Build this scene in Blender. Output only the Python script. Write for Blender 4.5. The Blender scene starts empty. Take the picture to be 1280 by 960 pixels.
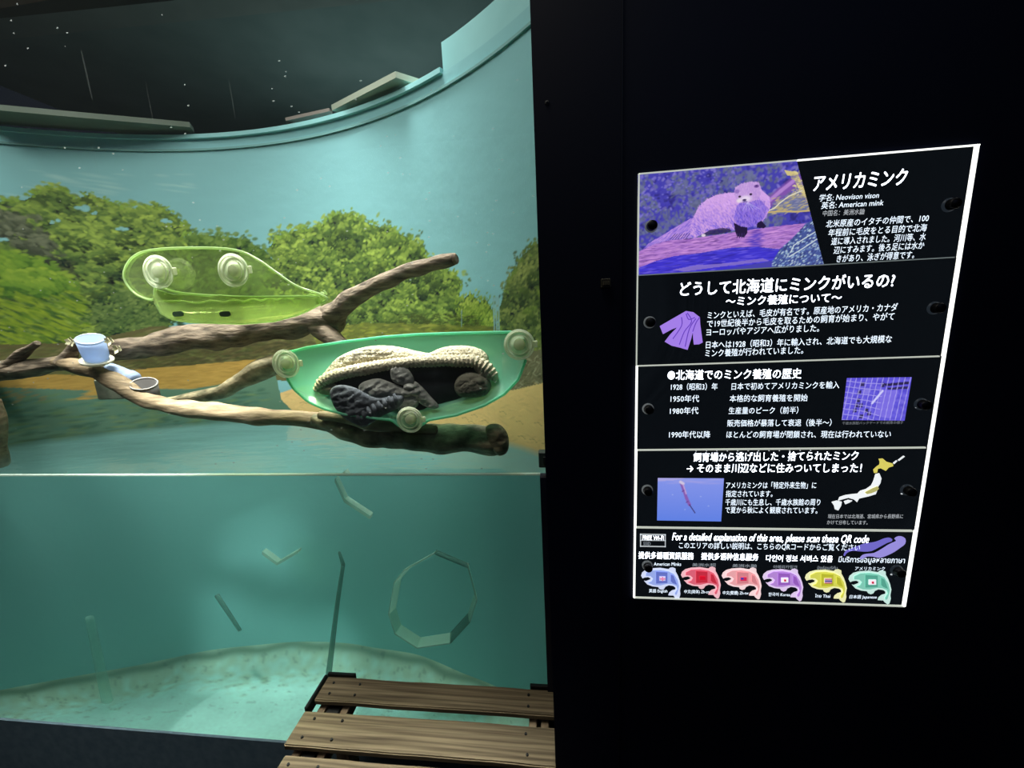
import bpy, bmesh, math, random
import numpy as np
from mathutils import Vector, noise, geometry, Matrix

random.seed(7)
rng = np.random.default_rng(7)
SC = bpy.context.scene
COL = SC.collection

# ------------------------------------------------------------------ camera
F = 480.0
_d = np.array([765 - 640, 3050 - 480, F]); _d /= np.linalg.norm(_d)
_r = -np.array([-3700 - 640, 602 - 480, F]); _r -= _r.dot(_d) * _d; _r /= np.linalg.norm(_r)
_z = -_d; _y = np.cross(_r, _d)
RM = np.array([_r, _y, _z])           # columns: camera right, down, forward in world
CAM = np.array([0.0, -1.0, 1.70])
cam = bpy.data.cameras.new('camera')
cam.sensor_width = 36; cam.lens = 36 * F / 1280; cam.clip_start = 0.02
co = bpy.data.objects.new('camera', cam); COL.objects.link(co)
R3 = Matrix([[RM[i][0], -RM[i][1], -RM[i][2]] for i in range(3)])
co.matrix_world = Matrix.Translation(CAM) @ R3.to_4x4()
SC.camera = co

# ------------------------------------------------------------------ world, exposure, lights
w = bpy.data.worlds.new('world'); SC.world = w; w.use_nodes = True
w.node_tree.nodes['Background'].inputs[0].default_value = (0.25, 0.35, 0.6, 1)
w.node_tree.nodes['Background'].inputs[1].default_value = 0.02
SC.view_settings.view_transform = 'Standard'
SC.view_settings.look = 'None'
SC.view_settings.exposure = 0.0
SC.view_settings.gamma = 1.0
SC.view_settings.use_curve_mapping = False
SC.cycles.max_bounces = 10
SC.cycles.transparent_max_bounces = 24
SC.cycles.transmission_bounces = 8
SC.cycles.caustics_refractive = False
SC.cycles.caustics_reflective = False
SC.cycles.use_denoising = True
SC.cycles.sample_clamp_indirect = 4


def lamp(name, kind, loc, target, energy, color=(1, 1, 1), size=0.5, size_y=None, spot=60, blend=0.5, spread=180):
    l = bpy.data.lights.new(name, kind); l.energy = energy; l.color = color
    if kind == 'AREA':
        l.size = size; l.spread = math.radians(spread)
        if size_y: l.shape = 'RECTANGLE'; l.size_y = size_y
    if kind == 'SPOT':
        l.spot_size = math.radians(spot); l.spot_blend = blend; l.shadow_soft_size = size
    o = bpy.data.objects.new(name, l); COL.objects.link(o); o.location = loc
    o.rotation_euler = (Vector(target) - Vector(loc)).to_track_quat('-Z', 'Y').to_euler()
    return o


lamp('tank_lamp', 'AREA', (-1.45, 0.14, 3.25), (-1.5, 0.42, 1.3), 8, (1, 0.97, 0.9), 2.0, 0.25)
lamp('water_lamp', 'AREA', (-1.16, 0.24, 3.3), (-1.15, 0.21, 0.2), 34, (1, 1, 0.95), 1.97, 0.35, spread=50)
lamp('tank_spot', 'SPOT', (-1.3, -0.8, 3.35), (-1.26, 0.66, 0.16), 560, (0.97, 1, 0.97), 0.08, spot=13.5, blend=0.3)
lamp('front_fill', 'AREA', (-1.35, -0.55, 3.4), (-1.35, 0.40, 1.35), 14, (1, 0.955, 0.86), 2.7, 0.4, spread=110)  # added area fill lighting the tank contents from the front, no fixture seen
lamp('roof_fill', 'AREA', (-1.2, 2.6, 2.6), (-1.2, 2.0, 3.7), 9, (0.85, 1, 0.97), 1.6, 0.5)  # added unseen uplight that brightens the dark roof
lamp('room_ambient', 'AREA', (0.9, -2.6, 3.4), (0.7, -0.4, 1.5), 4, (0.45, 0.6, 1.0), 2.0, 1.0)  # added dim blue fill that lifts the black wall
lamp('room_spot', 'SPOT', (-0.55, -1.5, 3.0), (-0.35, -0.3, 0.57), 9, (1, 0.86, 0.66), 0.06, spot=24, blend=0.7)

# ------------------------------------------------------------------ measuring helpers
CC = np.array([-1.266, -1.075]); RR = 1.764      # plan circle of the tank wall
WATER = 1.255; RIM = 2.50; FLOOR_T = 0.15; SILL = 0.263; GX = -0.02; FACE = -0.35


def ray(px, py): return RM @ np.array([px - 640, py - 480, F], float)
def onY(px, py, Y):
    v = ray(px, py); return Vector(CAM + (Y - CAM[1]) / v[1] * v)
def onZ(px, py, Z):
    v = ray(px, py); return Vector(CAM + (Z - CAM[2]) / v[2] * v)
def hit(o, v, R=RR):
    o2 = np.array(o[:2]) - CC; a = v[:2] @ v[:2]; b = 2 * o2 @ v[:2]; c = o2 @ o2 - R * R
    t = (-b + math.sqrt(b * b - 4 * a * c)) / 2 / a; return Vector(np.array(o) + t * v)
def wall(px, py, R=RR): return hit(CAM, ray(px, py), R)
def underY(px, py, Y):                            # a point seen through the tank's water
    v = ray(px, py); v /= np.linalg.norm(v); g = np.array(onY(px, py, 0))
    u = v / 1.33; u[1] = math.sqrt(1 - u[0] ** 2 - u[2] ** 2)
    return Vector(g + u * (Y / u[1]))
def sz(p):                                        # wall point -> (arc length, height)
    return (RR * math.atan2(p[0] - CC[0], p[1] - CC[1]), p[2])


# ------------------------------------------------------------------ materials
def mat(name, color=(0.5, 0.5, 0.5), rough=0.6, emit=0.0, spec=0.3, metal=0.0):
    m = bpy.data.materials.new(name); m.use_nodes = True
    b = m.node_tree.nodes['Principled BSDF']
    b.inputs['Base Color'].default_value = (*color, 1)
    b.inputs['Roughness'].default_value = rough
    b.inputs['Metallic'].default_value = metal
    b.inputs['Specular IOR Level'].default_value = spec
    if emit:
        b.inputs['Emission Color'].default_value = (*color, 1)
        b.inputs['Emission Strength'].default_value = emit
    return m


def N(m, t, **kw):
    n = m.node_tree.nodes.new(t)
    for k, v in kw.items(): setattr(n, k, v)
    return n


def L(m, a, b): m.node_tree.links.new(a, b)


def noisy(m, c1, c2, scale=(10, 10, 10), detail=6, bump=0.0, lo=0.35, hi=0.65, dist=0.01):
    """two-colour grain from object-space noise, with fine relief"""
    b = m.node_tree.nodes['Principled BSDF']
    tc = N(m, 'ShaderNodeTexCoord'); mp = N(m, 'ShaderNodeMapping'); mp.inputs['Scale'].default_value = scale
    nz = N(m, 'ShaderNodeTexNoise'); nz.inputs['Scale'].default_value = 1; nz.inputs['Detail'].default_value = detail
    cr = N(m, 'ShaderNodeValToRGB'); cr.color_ramp.elements[0].position = lo; cr.color_ramp.elements[1].position = hi
    cr.color_ramp.elements[0].color = (*c1, 1); cr.color_ramp.elements[1].color = (*c2, 1)
    L(m, tc.outputs['Object'], mp.inputs[0]); L(m, mp.outputs[0], nz.inputs[0]); L(m, nz.outputs[0], cr.inputs[0])
    L(m, cr.outputs[0], b.inputs['Base Color'])
    if bump:
        bp = N(m, 'ShaderNodeBump'); bp.inputs['Strength'].default_value = bump; bp.inputs['Distance'].default_value = dist
        L(m, nz.outputs[0], bp.inputs['Height']); L(m, bp.outputs[0], b.inputs['Normal'])
    return m


def painted(name, emit=0.0, rough=0.7):
    m = mat(name, rough=rough); b = m.node_tree.nodes['Principled BSDF']
    a = N(m, 'ShaderNodeAttribute'); a.attribute_name = 'paint'
    if emit:
        b.inputs['Base Color'].default_value = (0.01, 0.01, 0.012, 1)
        L(m, a.outputs['Color'], b.inputs['Emission Color']); b.inputs['Emission Strength'].default_value = emit
    else:
        L(m, a.outputs['Color'], b.inputs['Base Color'])
    return m


def clear_plastic(name, tint, body, amount, gloss=0.12, rough=0.08, trans=0.6):
    """see-through plastic: tinted transparency, some diffuse and translucent body, glossy skin"""
    m = bpy.data.materials.new(name); m.use_nodes = True; nt = m.node_tree
    out = nt.nodes['Material Output']; nt.nodes.remove(nt.nodes['Principled BSDF'])
    t = N(m, 'ShaderNodeBsdfTransparent'); t.inputs[0].default_value = (*tint, 1)
    d = N(m, 'ShaderNodeBsdfDiffuse'); d.inputs[0].default_value = (*body, 1)
    s = N(m, 'ShaderNodeBsdfTranslucent'); s.inputs[0].default_value = (*body, 1)
    g = N(m, 'ShaderNodeBsdfGlossy'); g.inputs['Roughness'].default_value = rough
    m1 = N(m, 'ShaderNodeMixShader'); m1.inputs[0].default_value = trans; L(m, d.outputs[0], m1.inputs[1]); L(m, s.outputs[0], m1.inputs[2])
    m2 = N(m, 'ShaderNodeMixShader'); m2.inputs[0].default_value = amount; L(m, t.outputs[0], m2.inputs[1]); L(m, m1.outputs[0], m2.inputs[2])
    fr = N(m, 'ShaderNodeLayerWeight'); fr.inputs[0].default_value = 0.35
    mu = N(m, 'ShaderNodeMath', operation='MULTIPLY'); mu.inputs[1].default_value = gloss * 4; mu.use_clamp = True
    L(m, fr.outputs['Fresnel'], mu.inputs[0])
    m3 = N(m, 'ShaderNodeMixShader'); L(m, mu.outputs[0], m3.inputs[0]); L(m, m2.outputs[0], m3.inputs[1]); L(m, g.outputs[0], m3.inputs[2])
    L(m, m3.outputs[0], out.inputs[0])
    return m


# ------------------------------------------------------------------ object helpers
ORG = {}


def thing(name, label, cat, loc, group=None):
    o = bpy.data.objects.new(name, None); COL.objects.link(o)
    o.empty_display_size = 0.05
    o.location = loc; o['label'] = label; o['category'] = cat
    if group: o['group'] = group
    ORG[o.name] = Vector(loc)
    return o


def tag(o, label=None, cat=None, group=None, kind=None):
    for k, v in (('label', label), ('category', cat), ('group', group), ('kind', kind)):
        if v: o[k] = v
    return o


def obj(name, bm, m, parent=None, smooth=False, label=None, origin=None):
    """bm in world coordinates -> one mesh object"""
    me = bpy.data.meshes.new(name)
    if isinstance(bm, bmesh.types.BMesh):
        bmesh.ops.recalc_face_normals(bm, faces=bm.faces); base = None
        vs = [v.co.copy() for v in bm.verts]
    if origin is not None: org = Vector(origin)
    elif parent is not None: org = ORG[parent.name]
    else:
        lo = Vector([min(v[i] for v in vs) for i in range(3)]); hi = Vector([max(v[i] for v in vs) for i in range(3)])
        org = Vector(((lo.x + hi.x) / 2, (lo.y + hi.y) / 2, lo.z))
    for v in bm.verts: v.co -= org
    bm.to_mesh(me); bm.free()
    if smooth:
        me.polygons.foreach_set('use_smooth', [True] * len(me.polygons))
    for mm in (m if isinstance(m, (list, tuple)) else [m]): me.materials.append(mm)
    o = bpy.data.objects.new(name, me); COL.objects.link(o)
    if parent is not None:
        o.parent = parent; o.location = org - ORG[parent.name]
    else: o.location = org
    ORG[o.name] = org
    if label: o['label'] = label
    return o


def struct(name, bm, m, parent=None, smooth=False):
    o = obj(name, bm, m, parent, smooth)
    if parent is None: o['kind'] = 'structure'
    return o


def box(lo, hi, bev=0.0, bm=None, seg=1):
    b2 = bmesh.new()
    bmesh.ops.create_cube(b2, size=1)
    lo, hi = Vector(lo), Vector(hi)
    for v in b2.verts: v.co = Vector([(lo[i] + hi[i]) / 2 + v.co[i] * (hi[i] - lo[i]) for i in range(3)])
    if bev: bmesh.ops.bevel(b2, geom=b2.edges[:], offset=bev, segments=seg, affect='EDGES')
    if bm is None: return b2
    me = bpy.data.meshes.new('t'); b2.to_mesh(me); b2.free(); bm.from_mesh(me); bpy.data.meshes.remove(me)
    return bm


def prism(poly, n, bm=None):
    """polygon (world points) extruded by vector n"""
    bm = bm or bmesh.new(); n = Vector(n)
    a = [bm.verts.new(p) for p in poly]; b = [bm.verts.new(Vector(p) + n) for p in poly]
    bm.faces.new(a); bm.faces.new(b[::-1])
    for i in range(len(a)):
        j = (i + 1) % len(a); bm.faces.new((a[i], b[i], b[j], a[j]))
    return bm


def smoothpoly(P, k=6, closed=True):
    P = [Vector(p) for p in P]; n = len(P); out = []
    rngi = range(n) if closed else range(n - 1)
    for i in rngi:
        p0, p1, p2, p3 = ((P[(i - 1) % n], P[i], P[(i + 1) % n], P[(i + 2) % n]) if closed
                          else (P[max(i - 1, 0)], P[i], P[i + 1], P[min(i + 2, n - 1)]))
        for j in range(k):
            t = j / k
            out.append(0.5 * ((2 * p1) + (p2 - p0) * t + (2 * p0 - 5 * p1 + 4 * p2 - p3) * t * t + (3 * p1 - p0 - 3 * p2 + p3) * t ** 3))
    if not closed: out.append(P[-1])
    return out


def tube(pts, rad, seg=16, k=8, bump=0.0, freq=8.0, rib=0, ribh=0.0, squash=1.0, bm=None, seed=0.0, caps=True):
    """tapering tube along points; rad is one radius per point; bump = noise, rib = rings along it"""
    bm = bm or bmesh.new()
    C = smoothpoly(pts, k, False)
    ra = [Vector((r, 0, 0)) for r in rad]; rr = [v.x for v in smoothpoly(ra, k, False)]
    prev = None; rings = []; up = None; s = 0
    for i, p in enumerate(C):
        t = (C[min(i + 1, len(C) - 1)] - C[max(i - 1, 0)]).normalized()
        if up is None: up = t.cross(Vector((0, 1, 0))).normalized()
        up = (up - up.dot(t) * t).normalized(); sd = t.cross(up)
        if i: s += (C[i] - C[i - 1]).length
        ring = []
        for j in range(seg):
            a = 2 * math.pi * j / seg
            d = up * math.cos(a) + sd * math.sin(a) * squash
            r = rr[i] * (1 + (ribh * math.sin(s * rib) if rib else 0))
            if bump:
                q = p + d * rr[i]
                r *= 1 + bump * noise.noise(q * freq + Vector((seed, 0, 0))) + bump * 0.5 * noise.noise(Vector((a * 2.2, s * 3, seed)))
            ring.append(bm.verts.new(p + d * r))
        rings.append(ring)
    for a, b in zip(rings, rings[1:]):
        for j in range(seg): bm.faces.new((a[j], a[(j + 1) % seg], b[(j + 1) % seg], b[j]))
    if caps:
        for ring, sgn in ((rings[0], -1), (rings[-1], 1)):
            c = sum((v.co for v in ring), Vector()) / seg
            t = ((C[1] - C[0]) if sgn < 0 else (C[-1] - C[-2])).normalized() * sgn
            inner = [bm.verts.new(c + (v.co - c) * 0.7 + t * rr[0 if sgn < 0 else -1] * 0.25) for v in ring]
            for j in range(seg): bm.faces.new((ring[j], ring[(j + 1) % seg], inner[(j + 1) % seg], inner[j]))
            bm.faces.new(inner)
    return bm


def lathe(prof, center, axis, seg=32, bm=None, sx=1.0):
    """profile [(radius, height)] about an axis through center"""
    bm = bm or bmesh.new(); axis = Vector(axis).normalized(); c = Vector(center)
    u = axis.orthogonal().normalized(); v = axis.cross(u); rings = []
    for r, h in prof:
        rings.append([bm.verts.new(c + axis * h + (u * math.cos(2 * math.pi * j / seg) + v * math.sin(2 * math.pi * j / seg)) * max(r, 1e-4)) for j in range(seg)])
    for a, b in zip(rings, rings[1:]):
        for j in range(seg): bm.faces.new((a[j], a[(j + 1) % seg], b[(j + 1) % seg], b[j]))
    return bm


def pillow(poly2, Y, H, step=0.006, wr=0.0, freq=30, seed=0.0, back=0.3, power=0.5):
    """puffed-up cloth shape: outline in the XZ plane at depth Y, bulging H toward -Y with wrinkles"""
    P = smoothpoly([Vector((p[0], p[2], 0)) for p in poly2], 5)
    co2 = [Vector((p.x, p.y)) for p in P]; n = len(co2)
    xs = [p.x for p in co2]; ys = [p.y for p in co2]
    A = np.array([(p.x, p.y) for p in co2]); B = np.roll(A, -1, 0); AB = B - A; LL = (AB ** 2).sum(1) + 1e-12
    def dist(q):
        t = np.clip(((q - A) * AB).sum(1) / LL, 0, 1); return np.sqrt((((A + AB * t[:, None]) - q) ** 2).sum(1).min())
    def inside(q):
        c = ((A[:, 1] > q[1]) != (B[:, 1] > q[1])) & (q[0] < (B[:, 0] - A[:, 0]) * (q[1] - A[:, 1]) / (B[:, 1] - A[:, 1] + 1e-12) + A[:, 0])
        return c.sum() % 2 == 1
    pts = list(co2); ds = [0.0] * n
    for x in np.arange(min(xs), max(xs), step):
        for y in np.arange(min(ys), max(ys), step):
            q = np.array([x + random.uniform(-1, 1) * step * .2, y + random.uniform(-1, 1) * step * .2])
            if inside(q):
                d = dist(q)
                if d > step * .5: pts.append(Vector(q)); ds.append(d)
    vs, es, fs, ov, oe, of = geometry.delaunay_2d_cdt(pts, [(i, (i + 1) % n) for i in range(n)], [], 1, 1e-6)
    dm = max(ds); bm = bmesh.new(); fr = []; bk = []
    for i, v in enumerate(vs):
        d = ds[ov[i][0]] if ov[i] else 0
        h = H * (1 - (1 - d / dm) ** 2) ** power
        if wr and d > 0:
            q = Vector((v.x * freq, v.y * freq * .6, seed))
            q2 = Vector((v.x * freq * .45 + v.y * freq * .7, v.y * freq * 1.9 - v.x * freq * .5, seed))
            cr_ = math.exp(-abs(noise.noise(q2)) * 9) + .6 * math.exp(-abs(noise.noise(q2 * 1.9 + Vector((5, 1, 2)))) * 9)
            h += wr * (.35 * noise.noise(q * .7) - .42 * cr_) * min(1, d / dm * 3)
        fr.append(bm.verts.new((v.x, Y - h, v.y)))
        bk.append(fr[-1] if d == 0 else bm.verts.new((v.x, Y + back * h, v.y)))
    for f in fs:
        if len(set(f)) < 3: continue
        try: bm.faces.new([fr[i] for i in f])
        except ValueError: pass
        try: bm.faces.new([bk[i] for i in f][::-1])
        except ValueError: pass
    return bm


# ------------------------------------------------------------------ painting on a grid (art that is flat in the place itself)
def lin(c): return tuple(((x / 255) / 12.92 if x / 255 <= 0.04045 else ((x / 255 + 0.055) / 1.055) ** 2.4) for x in c)


class Canvas:
    """a colour array addressed in surface units; cell size h"""
    def __init__(s, x0, y0, x1, y1, h, base):
        s.x0, s.y0, s.h = x0, y0, h
        s.w = int((x1 - x0) / h) + 1; s.n = int((y1 - y0) / h) + 1
        s.a = np.ones((s.n, s.w, 3)) * np.array(base)
    def _win(s, x, y, rx, ry):
        i0 = max(0, int((x - rx - s.x0) / s.h)); i1 = min(s.w, int((x + rx - s.x0) / s.h) + 2)
        j0 = max(0, int((y - ry - s.y0) / s.h)); j1 = min(s.n, int((y + ry - s.y0) / s.h) + 2)
        return i0, i1, j0, j1
    def dab(s, x, y, a, b, ang, col, al=1.0, soft=0.3):
        R = max(a, b); i0, i1, j0, j1 = s._win(x, y, R, R)
        if i0 >= i1 or j0 >= j1: return
        X = s.x0 + np.arange(i0, i1) * s.h - x; Yy = (s.y0 + np.arange(j0, j1) * s.h - y)[:, None]
        c, q = math.cos(ang), math.sin(ang)
        d = np.sqrt(((X * c + Yy * q) / a) ** 2 + ((-X * q + Yy * c) / b) ** 2)
        m = np.clip((1 - d) / max(soft, 1e-3), 0, 1)[..., None] * al
        s.a[j0:j1, i0:i1] = s.a[j0:j1, i0:i1] * (1 - m) + np.array(col) * m
    def mask(s, poly):
        P = np.array([(p[0], p[1]) for p in poly]); x, y = P.mean(0)
        i0, i1, j0, j1 = s._win(x, y, np.abs(P[:, 0] - x).max(), np.abs(P[:, 1] - y).max())
        X = (s.x0 + np.arange(i0, i1) * s.h)[None, :]; Yy = (s.y0 + np.arange(j0, j1) * s.h)[:, None]
        c = np.zeros((j1 - j0, i1 - i0), bool)
        for k in range(len(P)):
            a, b = P[k], P[(k + 1) % len(P)]
            if a[1] == b[1]: continue
            c ^= ((a[1] > Yy) != (b[1] > Yy)) & (X < (b[0] - a[0]) * (Yy - a[1]) / (b[1] - a[1]) + a[0])
        return i0, i1, j0, j1, c
    def fill(s, poly, col, al=1.0):
        if len(poly) < 3: return
        i0, i1, j0, j1, c = s.mask(poly)
        v = s.a[j0:j1, i0:i1]; v[c] = v[c] * (1 - al) + np.array(col) * al
    def line(s, pts, wd, col, al=1.0):
        for (ax, ay), (bx, by) in zip(pts, pts[1:]):
            n = max(1, int(math.hypot(bx - ax, by - ay) / (wd * .6)))
            for k in range(n + 1): s.dab(ax + (bx - ax) * k / n, ay + (by - ay) * k / n, wd, wd, 0, col, al, .5)
    def scatter(s, poly, n):
        P = np.array([(p[0], p[1]) for p in poly]); lo, hi = P.min(0), P.max(0)
        i0, i1, j0, j1, c = s.mask(poly); out = []
        js, is_ = np.nonzero(c)
        if not len(js): return out
        k = rng.integers(0, len(js), n)
        return [(s.x0 + (i0 + is_[q]) * s.h, s.y0 + (j0 + js[q]) * s.h) for q in k]
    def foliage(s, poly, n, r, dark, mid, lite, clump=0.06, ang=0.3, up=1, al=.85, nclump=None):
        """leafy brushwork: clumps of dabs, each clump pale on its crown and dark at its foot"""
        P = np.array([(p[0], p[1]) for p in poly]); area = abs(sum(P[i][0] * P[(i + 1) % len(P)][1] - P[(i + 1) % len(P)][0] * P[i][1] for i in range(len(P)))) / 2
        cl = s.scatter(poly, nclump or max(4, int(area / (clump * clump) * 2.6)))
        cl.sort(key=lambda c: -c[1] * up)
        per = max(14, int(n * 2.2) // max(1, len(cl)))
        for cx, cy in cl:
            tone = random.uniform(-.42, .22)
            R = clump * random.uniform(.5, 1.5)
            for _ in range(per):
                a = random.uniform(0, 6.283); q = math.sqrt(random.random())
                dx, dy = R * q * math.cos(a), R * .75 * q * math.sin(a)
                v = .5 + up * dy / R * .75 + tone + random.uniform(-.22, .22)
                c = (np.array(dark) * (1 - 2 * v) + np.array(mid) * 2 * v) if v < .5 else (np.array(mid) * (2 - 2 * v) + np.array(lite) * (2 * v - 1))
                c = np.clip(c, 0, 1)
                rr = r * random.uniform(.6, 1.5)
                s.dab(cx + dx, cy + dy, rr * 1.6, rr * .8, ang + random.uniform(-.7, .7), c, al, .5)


def set_paint(me, cols):
    at = me.color_attributes.new('paint', 'FLOAT_COLOR', 'POINT')
    c = np.ones((len(cols), 4), np.float32); c[:, :3] = cols
    at.data.foreach_set('color', c.ravel())


def gridmesh(name, V, nu, nv, m, parent=None, cols=None, origin=None):
    """V: (nv*nu,3) world vertices"""
    org = Vector(origin) if origin is not None else (ORG[parent.name] if parent else Vector())
    me = bpy.data.meshes.new(name); V = V - np.array(org)
    q = (np.arange(nv - 1)[:, None] * nu + np.arange(nu - 1)).ravel()
    Fc = np.stack([q, q + 1, q + nu + 1, q + nu], 1)
    me.vertices.add(len(V)); me.vertices.foreach_set('co', V.astype(np.float32).ravel())
    me.loops.add(Fc.size); me.loops.foreach_set('vertex_index', Fc.astype(np.int32).ravel())
    me.polygons.add(len(Fc)); me.polygons.foreach_set('loop_start', np.arange(0, Fc.size, 4, dtype=np.int32))
    me.update(calc_edges=True); me.validate()
    me.polygons.foreach_set('use_smooth', [True] * len(me.polygons))
    if cols is not None: set_paint(me, cols)
    me.materials.append(m)
    o = bpy.data.objects.new(name, me); COL.objects.link(o)
    if parent: o.parent = parent; o.location = org - ORG[parent.name]
    else: o.location = org
    ORG[o.name] = org
    return o


# ================================================================== THE SETTING
M = {}
M['black'] = noisy(mat('black_wall_paint', rough=0.55, spec=0.25), (0.0024, 0.0042, 0.015), (0.0036, 0.0065, 0.022), (3, 3, 3), 3)
M['apron'] = noisy(mat('dark_apron_paint', rough=0.7), (0.12, 0.20, 0.25), (0.17, 0.26, 0.31), (30, 30, 30), 4)
M['floor'] = noisy(mat('dark_carpet', rough=0.95), (0.012, 0.012, 0.014), (0.02, 0.02, 0.024), (60, 60, 60), 4)
M['roof'] = noisy(mat('dark_roof_paint', rough=0.9), (0.085, 0.14, 0.135), (0.115, 0.175, 0.17), (2, 2, 2), 4)
M['glare_band'] = noisy(mat('reflected_band_grey', rough=0.9), (0.11, 0.15, 0.14), (0.13, 0.17, 0.16), (4, 4, 4), 4)
M['brown'] = noisy(mat('brown_beam_paint', rough=0.9), (0.13, 0.09, 0.06), (0.16, 0.11, 0.08), (4, 4, 4), 4)

struct('floor', box((-4.5, -3.6, -0.08), (3.2, 0.0, 0.0)), M['floor'])
struct('wall_front', box((GX, FACE, 0.0), (3.2, -0.012, 3.6)), M['black'])
struct('wall_left', box((-4.5, FACE, 0.0), (-2.62, -0.012, 3.6)), M['black'])
struct('wall_apron', box((-2.62, -0.008, 0.0), (GX, 0.0, SILL)), M['apron'])
struct('wall_header', box((-2.62, -0.02, 3.1), (GX, 0.03, 3.6)), M['black'])
struct('wall_rear', box((-4.5, -3.7, 0.0), (3.2, -3.6, 3.6)), M['black'])
struct('wall_right', box((3.2, -3.7, 0.0), (3.3, 0.0, 3.6)), M['black'])
struct('wall_left_side', box((-4.6, -3.7, 0.0), (-4.5, 0.0, 3.6)), M['black'])
struct('ceiling', box((-4.6, -3.7, 3.6), (3.3, 0.0, 3.7)), M['black'])

# --- curved tank wall with the painted landscape
bs = (0.235, 0.52, 0.555)                     # pale turquoise pool paint
seam = Vector(wall(553, 90)); s_step = sz(seam)[0]
S0, S1 = -1.60, 1.42
Z0, Z1 = 1.05, 2.36; CH = 0.0037
cv = Canvas(S0, Z0, S1, Z1, CH, bs)


def wp(*pp): return [sz(wall(x, y)) for x, y in zip(pp[::2], pp[1::2])]


LT = lambda r, g, b: np.array(lin((r, g, b)))
# sky brushwork
for _ in range(500):
    x, y = random.uniform(S0, S1), random.uniform(1.7, Z1)
    k = random.uniform(-.05, .07); fade = min(1, (Z1 - y) / .12) * min(1, (x - S0) / .1) * min(1, (S1 - x) / .1)
    cv.dab(x, y, random.uniform(.04, .16), random.uniform(.01, .03), random.uniform(-.3, .2), np.array(bs) * (1 + k), .5 * max(0, fade), 1)
for _ in range(55):
    x, y = sz(wall(random.uniform(20, 260), random.uniform(185, 245)))
    cv.dab(x, y, random.uniform(.04, .09), random.uniform(.005, .012), -.15, (0.46, 0.72, 0.68), .35, 1)
# far hills and trees
hill = wp(215, 300, 250, 293, 300, 298, 330, 312, 345, 330, 360, 352, 360, 400, 200, 400)
cv.fill(hill, LT(70, 100, 50)); cv.foliage(hill, 700, .008, LT(45, 70, 40), LT(78, 110, 45), LT(115, 145, 70), .05)
left = wp(-120, 240, 0, 252, 32, 250, 55, 236, 78, 234, 92, 250, 112, 243, 138, 252, 160, 262, 200, 258, 222, 272, 240, 288, 226, 300, 240, 320, 215, 400, 190, 440, 0, 450, -150, 450)
midt = wp(335, 312, 345, 298, 368, 288, 398, 284, 420, 268, 440, 267, 462, 280, 490, 288, 512, 298, 530, 314, 538, 330, 560, 338, 576, 350, 574, 372, 578, 412, 520, 425, 410, 430, 340, 430, 330, 400, 345, 330)
rt = wp(626, 420, 622, 392, 630, 368, 640, 345, 655, 318, 668, 305, 690, 300, 720, 300, 740, 455, 626, 455)
sm = wp(575, 378, 588, 366, 600, 378, 606, 372, 618, 392, 616, 420, 575, 425)
for poly in (left, midt, rt, sm): cv.fill(poly, LT(76, 98, 52))
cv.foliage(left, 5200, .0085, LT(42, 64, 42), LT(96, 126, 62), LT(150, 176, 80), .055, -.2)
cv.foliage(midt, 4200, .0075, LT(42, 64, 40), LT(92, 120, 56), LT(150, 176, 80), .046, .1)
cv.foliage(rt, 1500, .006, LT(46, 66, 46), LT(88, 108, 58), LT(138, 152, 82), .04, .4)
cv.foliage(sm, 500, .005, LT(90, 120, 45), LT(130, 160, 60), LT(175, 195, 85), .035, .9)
# spray of leaves breaking the crown outlines
for poly, c in ((left, (125, 158, 64)), (midt, (120, 152, 62)), (rt, (110, 135, 62))):
    for (ax, ay), (bx, by) in zip(poly, poly[1:]):
        if min(ay, by) < 1.72: continue
        for _ in range(int(math.hypot(bx - ax, by - ay) / .008)):
            t = random.random(); cv.dab(ax + (bx - ax) * t + random.gauss(0, .006), ay + (by - ay) * t + random.gauss(.002, .009), random.uniform(.006, .014), random.uniform(.004, .008), random.uniform(-.6, .9), LT(*c) * random.uniform(.75, 1.3), .9, .4)
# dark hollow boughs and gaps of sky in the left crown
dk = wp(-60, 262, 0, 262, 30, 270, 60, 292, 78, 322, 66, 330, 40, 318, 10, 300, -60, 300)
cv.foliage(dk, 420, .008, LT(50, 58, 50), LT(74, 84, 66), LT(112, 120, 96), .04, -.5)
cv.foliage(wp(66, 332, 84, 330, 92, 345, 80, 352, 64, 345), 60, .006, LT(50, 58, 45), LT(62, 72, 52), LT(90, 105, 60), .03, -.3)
for x, y, r in ((104, 261, 7), (70, 277, 4), (154, 286, 6), (206, 277, 6), (118, 267, 3), (6, 300, 5)):
    cx, cy = sz(wall(x, y))
    for _ in range(5): cv.dab(cx + random.gauss(0, r * .0018), cy + random.gauss(0, .004), r * .0022, r * .0012, random.uniform(-.4, .4), np.array(bs) * 1.12, .85, .4)
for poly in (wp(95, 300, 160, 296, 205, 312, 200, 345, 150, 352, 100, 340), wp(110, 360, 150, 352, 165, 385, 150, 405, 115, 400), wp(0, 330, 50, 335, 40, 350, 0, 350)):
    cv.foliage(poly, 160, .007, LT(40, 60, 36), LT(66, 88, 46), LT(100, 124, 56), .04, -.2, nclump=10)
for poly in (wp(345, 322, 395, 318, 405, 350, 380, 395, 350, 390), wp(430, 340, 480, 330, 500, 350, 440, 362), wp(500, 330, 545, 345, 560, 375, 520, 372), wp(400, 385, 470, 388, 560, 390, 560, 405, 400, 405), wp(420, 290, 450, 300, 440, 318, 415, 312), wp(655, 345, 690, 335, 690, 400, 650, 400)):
    cv.foliage(poly, 150, .0065, LT(42, 62, 38), LT(70, 92, 46), LT(108, 132, 58), .032, .2, nclump=9)
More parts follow.
